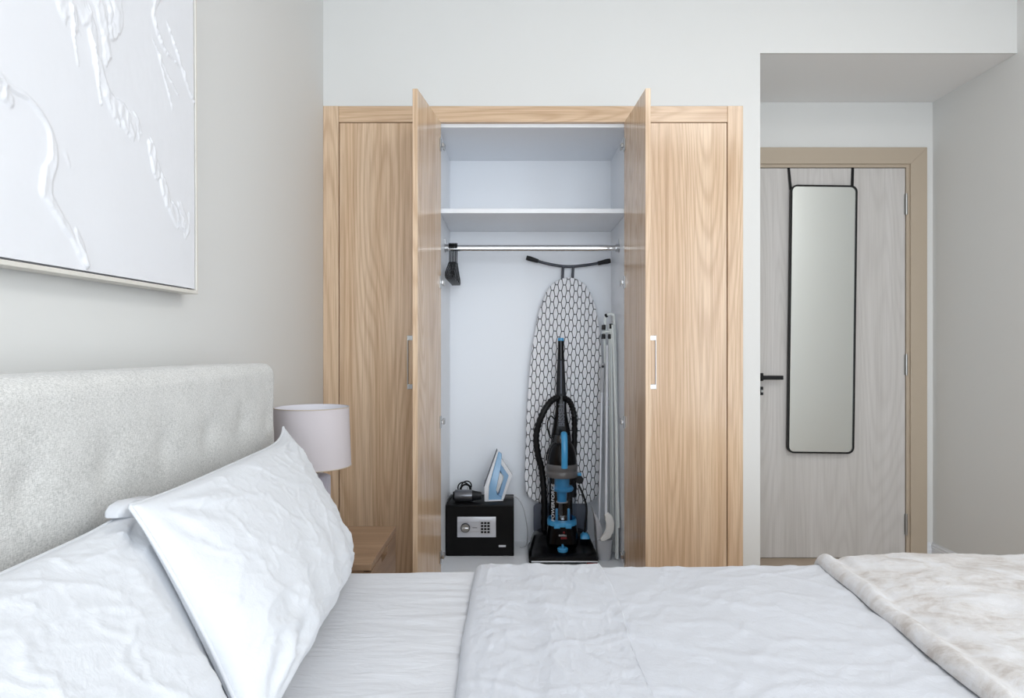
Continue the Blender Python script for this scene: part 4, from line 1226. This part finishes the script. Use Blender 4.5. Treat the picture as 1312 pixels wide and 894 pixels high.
# ------------------------------------------------------------------ painting on the left wall
PF = XL + .045                     # canvas plane
PY0, PY1, PZ0, PZ1 = .06, 1.743, 1.309, 2.36
pt = thing('framed_painting', (XL, (PY0 + PY1) / 2, PZ0), 'large white textured abstract painting in a slim pale frame above the headboard', 'painting')
prot = Matrix.Translation((0, PY1, PZ0)) @ Matrix.Rotation(math.radians(.62), 4, 'X') @ Matrix.Translation((0, -PY1, -PZ0))
def canvas():
    ny_, nz_ = 520, 330
    # finer towards the visible right side
    ty = np.linspace(0, 1, ny_); ys = PY0 + (PY1 - PY0) * (ty * .35 + .65 * (1 - (1 - ty) ** 2))
    zs = np.linspace(PZ0, PZ1, nz_)
    Yg, Zg = np.meshgrid(ys, zs, indexing='ij')
    H = .0008 * fbm(Yg * 5, Zg * 5, 4)
    H = H + .00015 * fbm(Yg * 60, Zg * 25, 3)
    def cv(pts):
        out = []
        for x, y in pts:
            Y = 865 * abs(PF) / (656 - x); out.append((Y, CAM_Z + (447 - y) * Y / 865))
        return np.array(out)
    def stroke(px, widths, height, rough=.5, seed=0.0, sharp=1.0, edge=0.0):
        nonlocal H
        p = cv(px); p = np.array(smooth_path([(q[0], q[1], w_) for q, w_ in zip(p, widths)], 6))
        best = np.full(Yg.shape, 9.9); side = np.zeros(Yg.shape); wid = np.full(Yg.shape, .01); tl = np.zeros(Yg.shape)
        for i in range(len(p) - 1):
            a = p[i, :2]; b = p[i + 1, :2]; ab = b - a; L2 = ab @ ab + 1e-12
            t = np.clip(((Yg - a[0]) * ab[0] + (Zg - a[1]) * ab[1]) / L2, 0, 1)
            dx = Yg - (a[0] + t * ab[0]); dz = Zg - (a[1] + t * ab[1])
            d = np.hypot(dx, dz); m = d < best
            best = np.where(m, d, best); side = np.where(m, np.sign(dx * ab[1] - dz * ab[0]), side)
            wid = np.where(m, p[i, 2] + t * (p[i + 1, 2] - p[i, 2]), wid); tl = np.where(m, i + t, tl)
        wv = 1.25 * wid * (1 + .75 * rough * fbm(Yg * 38 + seed, Zg * 38, 3))
        q = np.clip(1 - best / np.maximum(wv, 1e-4), 0, 1)
        prof = sstep(0, .55, q)
        tex = .8 + rough * (1.3 * fbm(Yg * 60 + seed, Zg * 30 - seed, 4, .6) + .5 * ridge(Yg * 45 - seed, Zg * 26, 3))
        h = .62 * height * prof * np.clip(tex, .05, 2.2)
        if edge: h = h * (1 + edge * sstep(.0, 1.0, side * best / np.maximum(wv, 1e-4)))
        H = H + h
    w = lambda *a: [k * .001 for k in a]
    # left curl with heavy lower sweep
    stroke([(-8, 88), (18, 108), (38, 122), (56, 146), (67, 172), (69, 198), (62, 220), (60, 242), (70, 262), (83, 284), (94, 302), (104, 322), (111, 336)], w(10, 7, 4, 5, 8, 12, 15, 15, 10, 9, 7, 9, 7), .0055, .35, 1.0, edge=.7)
    stroke([(-10, 96), (8, 116), (14, 128)], w(16, 15, 6), .006, .8, 3.0)
    stroke([(98, 292), (104, 312), (111, 335)], w(5, 9, 8), .005, .3, 3.7, edge=.5)
    # middle impasto column: knife flakes in a winding band
    def flakes(px, widths, height, seed, fy=30.0, fz=20.0):
        nonlocal H
        p = cv(px); p = np.array(smooth_path([(q[0], q[1], w_) for q, w_ in zip(p, widths)], 5))
        best = np.full(Yg.shape, 9.9)
        for i in range(len(p) - 1):
            a = p[i, :2]; b = p[i + 1, :2]; ab = b - a; L2 = ab @ ab + 1e-12
            t = np.clip(((Yg - a[0]) * ab[0] + (Zg - a[1]) * ab[1]) / L2, 0, 1)
            d = np.hypot(Yg - (a[0] + t * ab[0]), Zg - (a[1] + t * ab[1])) / (p[i, 2] + t * (p[i + 1, 2] - p[i, 2]))
            best = np.minimum(best, d)
        mask = np.clip(1.15 - best, 0, 1)
        wy = .012 * fbm(Yg * 12 + seed, Zg * 12, 2); wz = .012 * fbm(Yg * 12, Zg * 12 + seed, 2)
        t1 = fbm((Yg + wy + .45 * Zg) * fy + seed, (Zg + wz) * fz * .55, 3)
        pl = sstep(-.02, .08, t1 + .20 - .62 * (1 - sstep(0, .75, mask)))
        t2 = fbm((Yg + wz) * fy * 1.9 - seed, (Zg - wy) * fz * 1.5, 3)
        H = H + height * pl * (.55 + .45 * sstep(-.3, .5, t2) + .5 * np.clip(t1, 0, 1)) * sstep(.0, .25, mask)
    flakes([(92, -10), (128, 20), (132, 60), (130, 95), (142, 130), (164, 155), (184, 180), (197, 208), (208, 235), (216, 262), (232, 288)], w(62, 60, 36, 26, 26, 34, 32, 28, 26, 24, 22), .0040, 3.3)
    flakes([(150, -5), (152, 20), (146, 44)], w(24, 24, 18), .0035, 9.3, 22, 12)
    stroke([(92, 6), (96, 40), (102, 80)], w(4, 3, 2), .0045, .7, 4.0)
    stroke([(116, 40), (124, 80), (131, 130)], w(4, 4, 3), .0040, .8, 5.0)
    flakes([(226, 262), (240, 280), (238, 300)], w(18, 20, 14), .0025, 6.1, 40, 26)
    # right scratches
    stroke([(206, -5), (199, 16), (203, 40), (214, 66), (228, 82)], w(7, 7, 6, 5, 3), .0045, .9, 11.0)
    stroke([(216, 30), (232, 80), (240, 108), (249, 132)], w(3, 5, 5, 3), .0042, 1.0, 12.0)
    stroke([(204, 66), (212, 100), (222, 140)], w(2.2, 2.5, 2), .003, 1.0, 13.0)
    stroke([(198, 52), (216, 96), (230, 124)], w(2, 2.5, 2), .003, 1.0, 14.0)
    stroke([(85, 195), (90, 208)], w(4, 3), .002, .8, 15.0)
    # the part outside the frame of the photograph, towards the near side
    stroke([(-400, -160), (-330, -60), (-300, 60), (-360, 160), (-420, 260)], w(14, 18, 20, 14, 8), .006, .9, 16.0)
    P = np.stack([PF + H, Yg, Zg], -1)
    m = MB().grid(P)
    k = len(m.v)
    m.add([(PF - .02, PY0, PZ0), (PF - .02, PY1, PZ0), (PF - .02, PY1, PZ1), (PF - .02, PY0, PZ1)], [(0, 1, 2, 3)])
    return m
canvas().xf(prot).build('canvas', 'canvas', pt, smooth=180)
fw, g = .009, .004
for (a0, a1, b0_, b1_) in ((PY0 - g - fw, PY1 + g + fw, PZ0 - g - fw, PZ0 - g), (PY0 - g - fw, PY1 + g + fw, PZ1 + g, PZ1 + g + fw),
                           (PY0 - g - fw, PY0 - g, PZ0 - g, PZ1 + g), (PY1 + g, PY1 + g + fw, PZ0 - g, PZ1 + g)):
    MB().box(XL + .0105, PF + .003, a0, a1, b0_, b1_, .001, 1).xf(prot).build('frame_moulding', 'frame_champagne', pt)
MB().box(XL + .0015, XL + .0102, PY0 - .002, PY1 + .002, PZ0 - .002, PZ1 + .002).xf(prot).build('backing', 'gap', pt, smooth=0)

for o in bpy.data.objects:
    if '_o' in o.keys(): del o['_o']
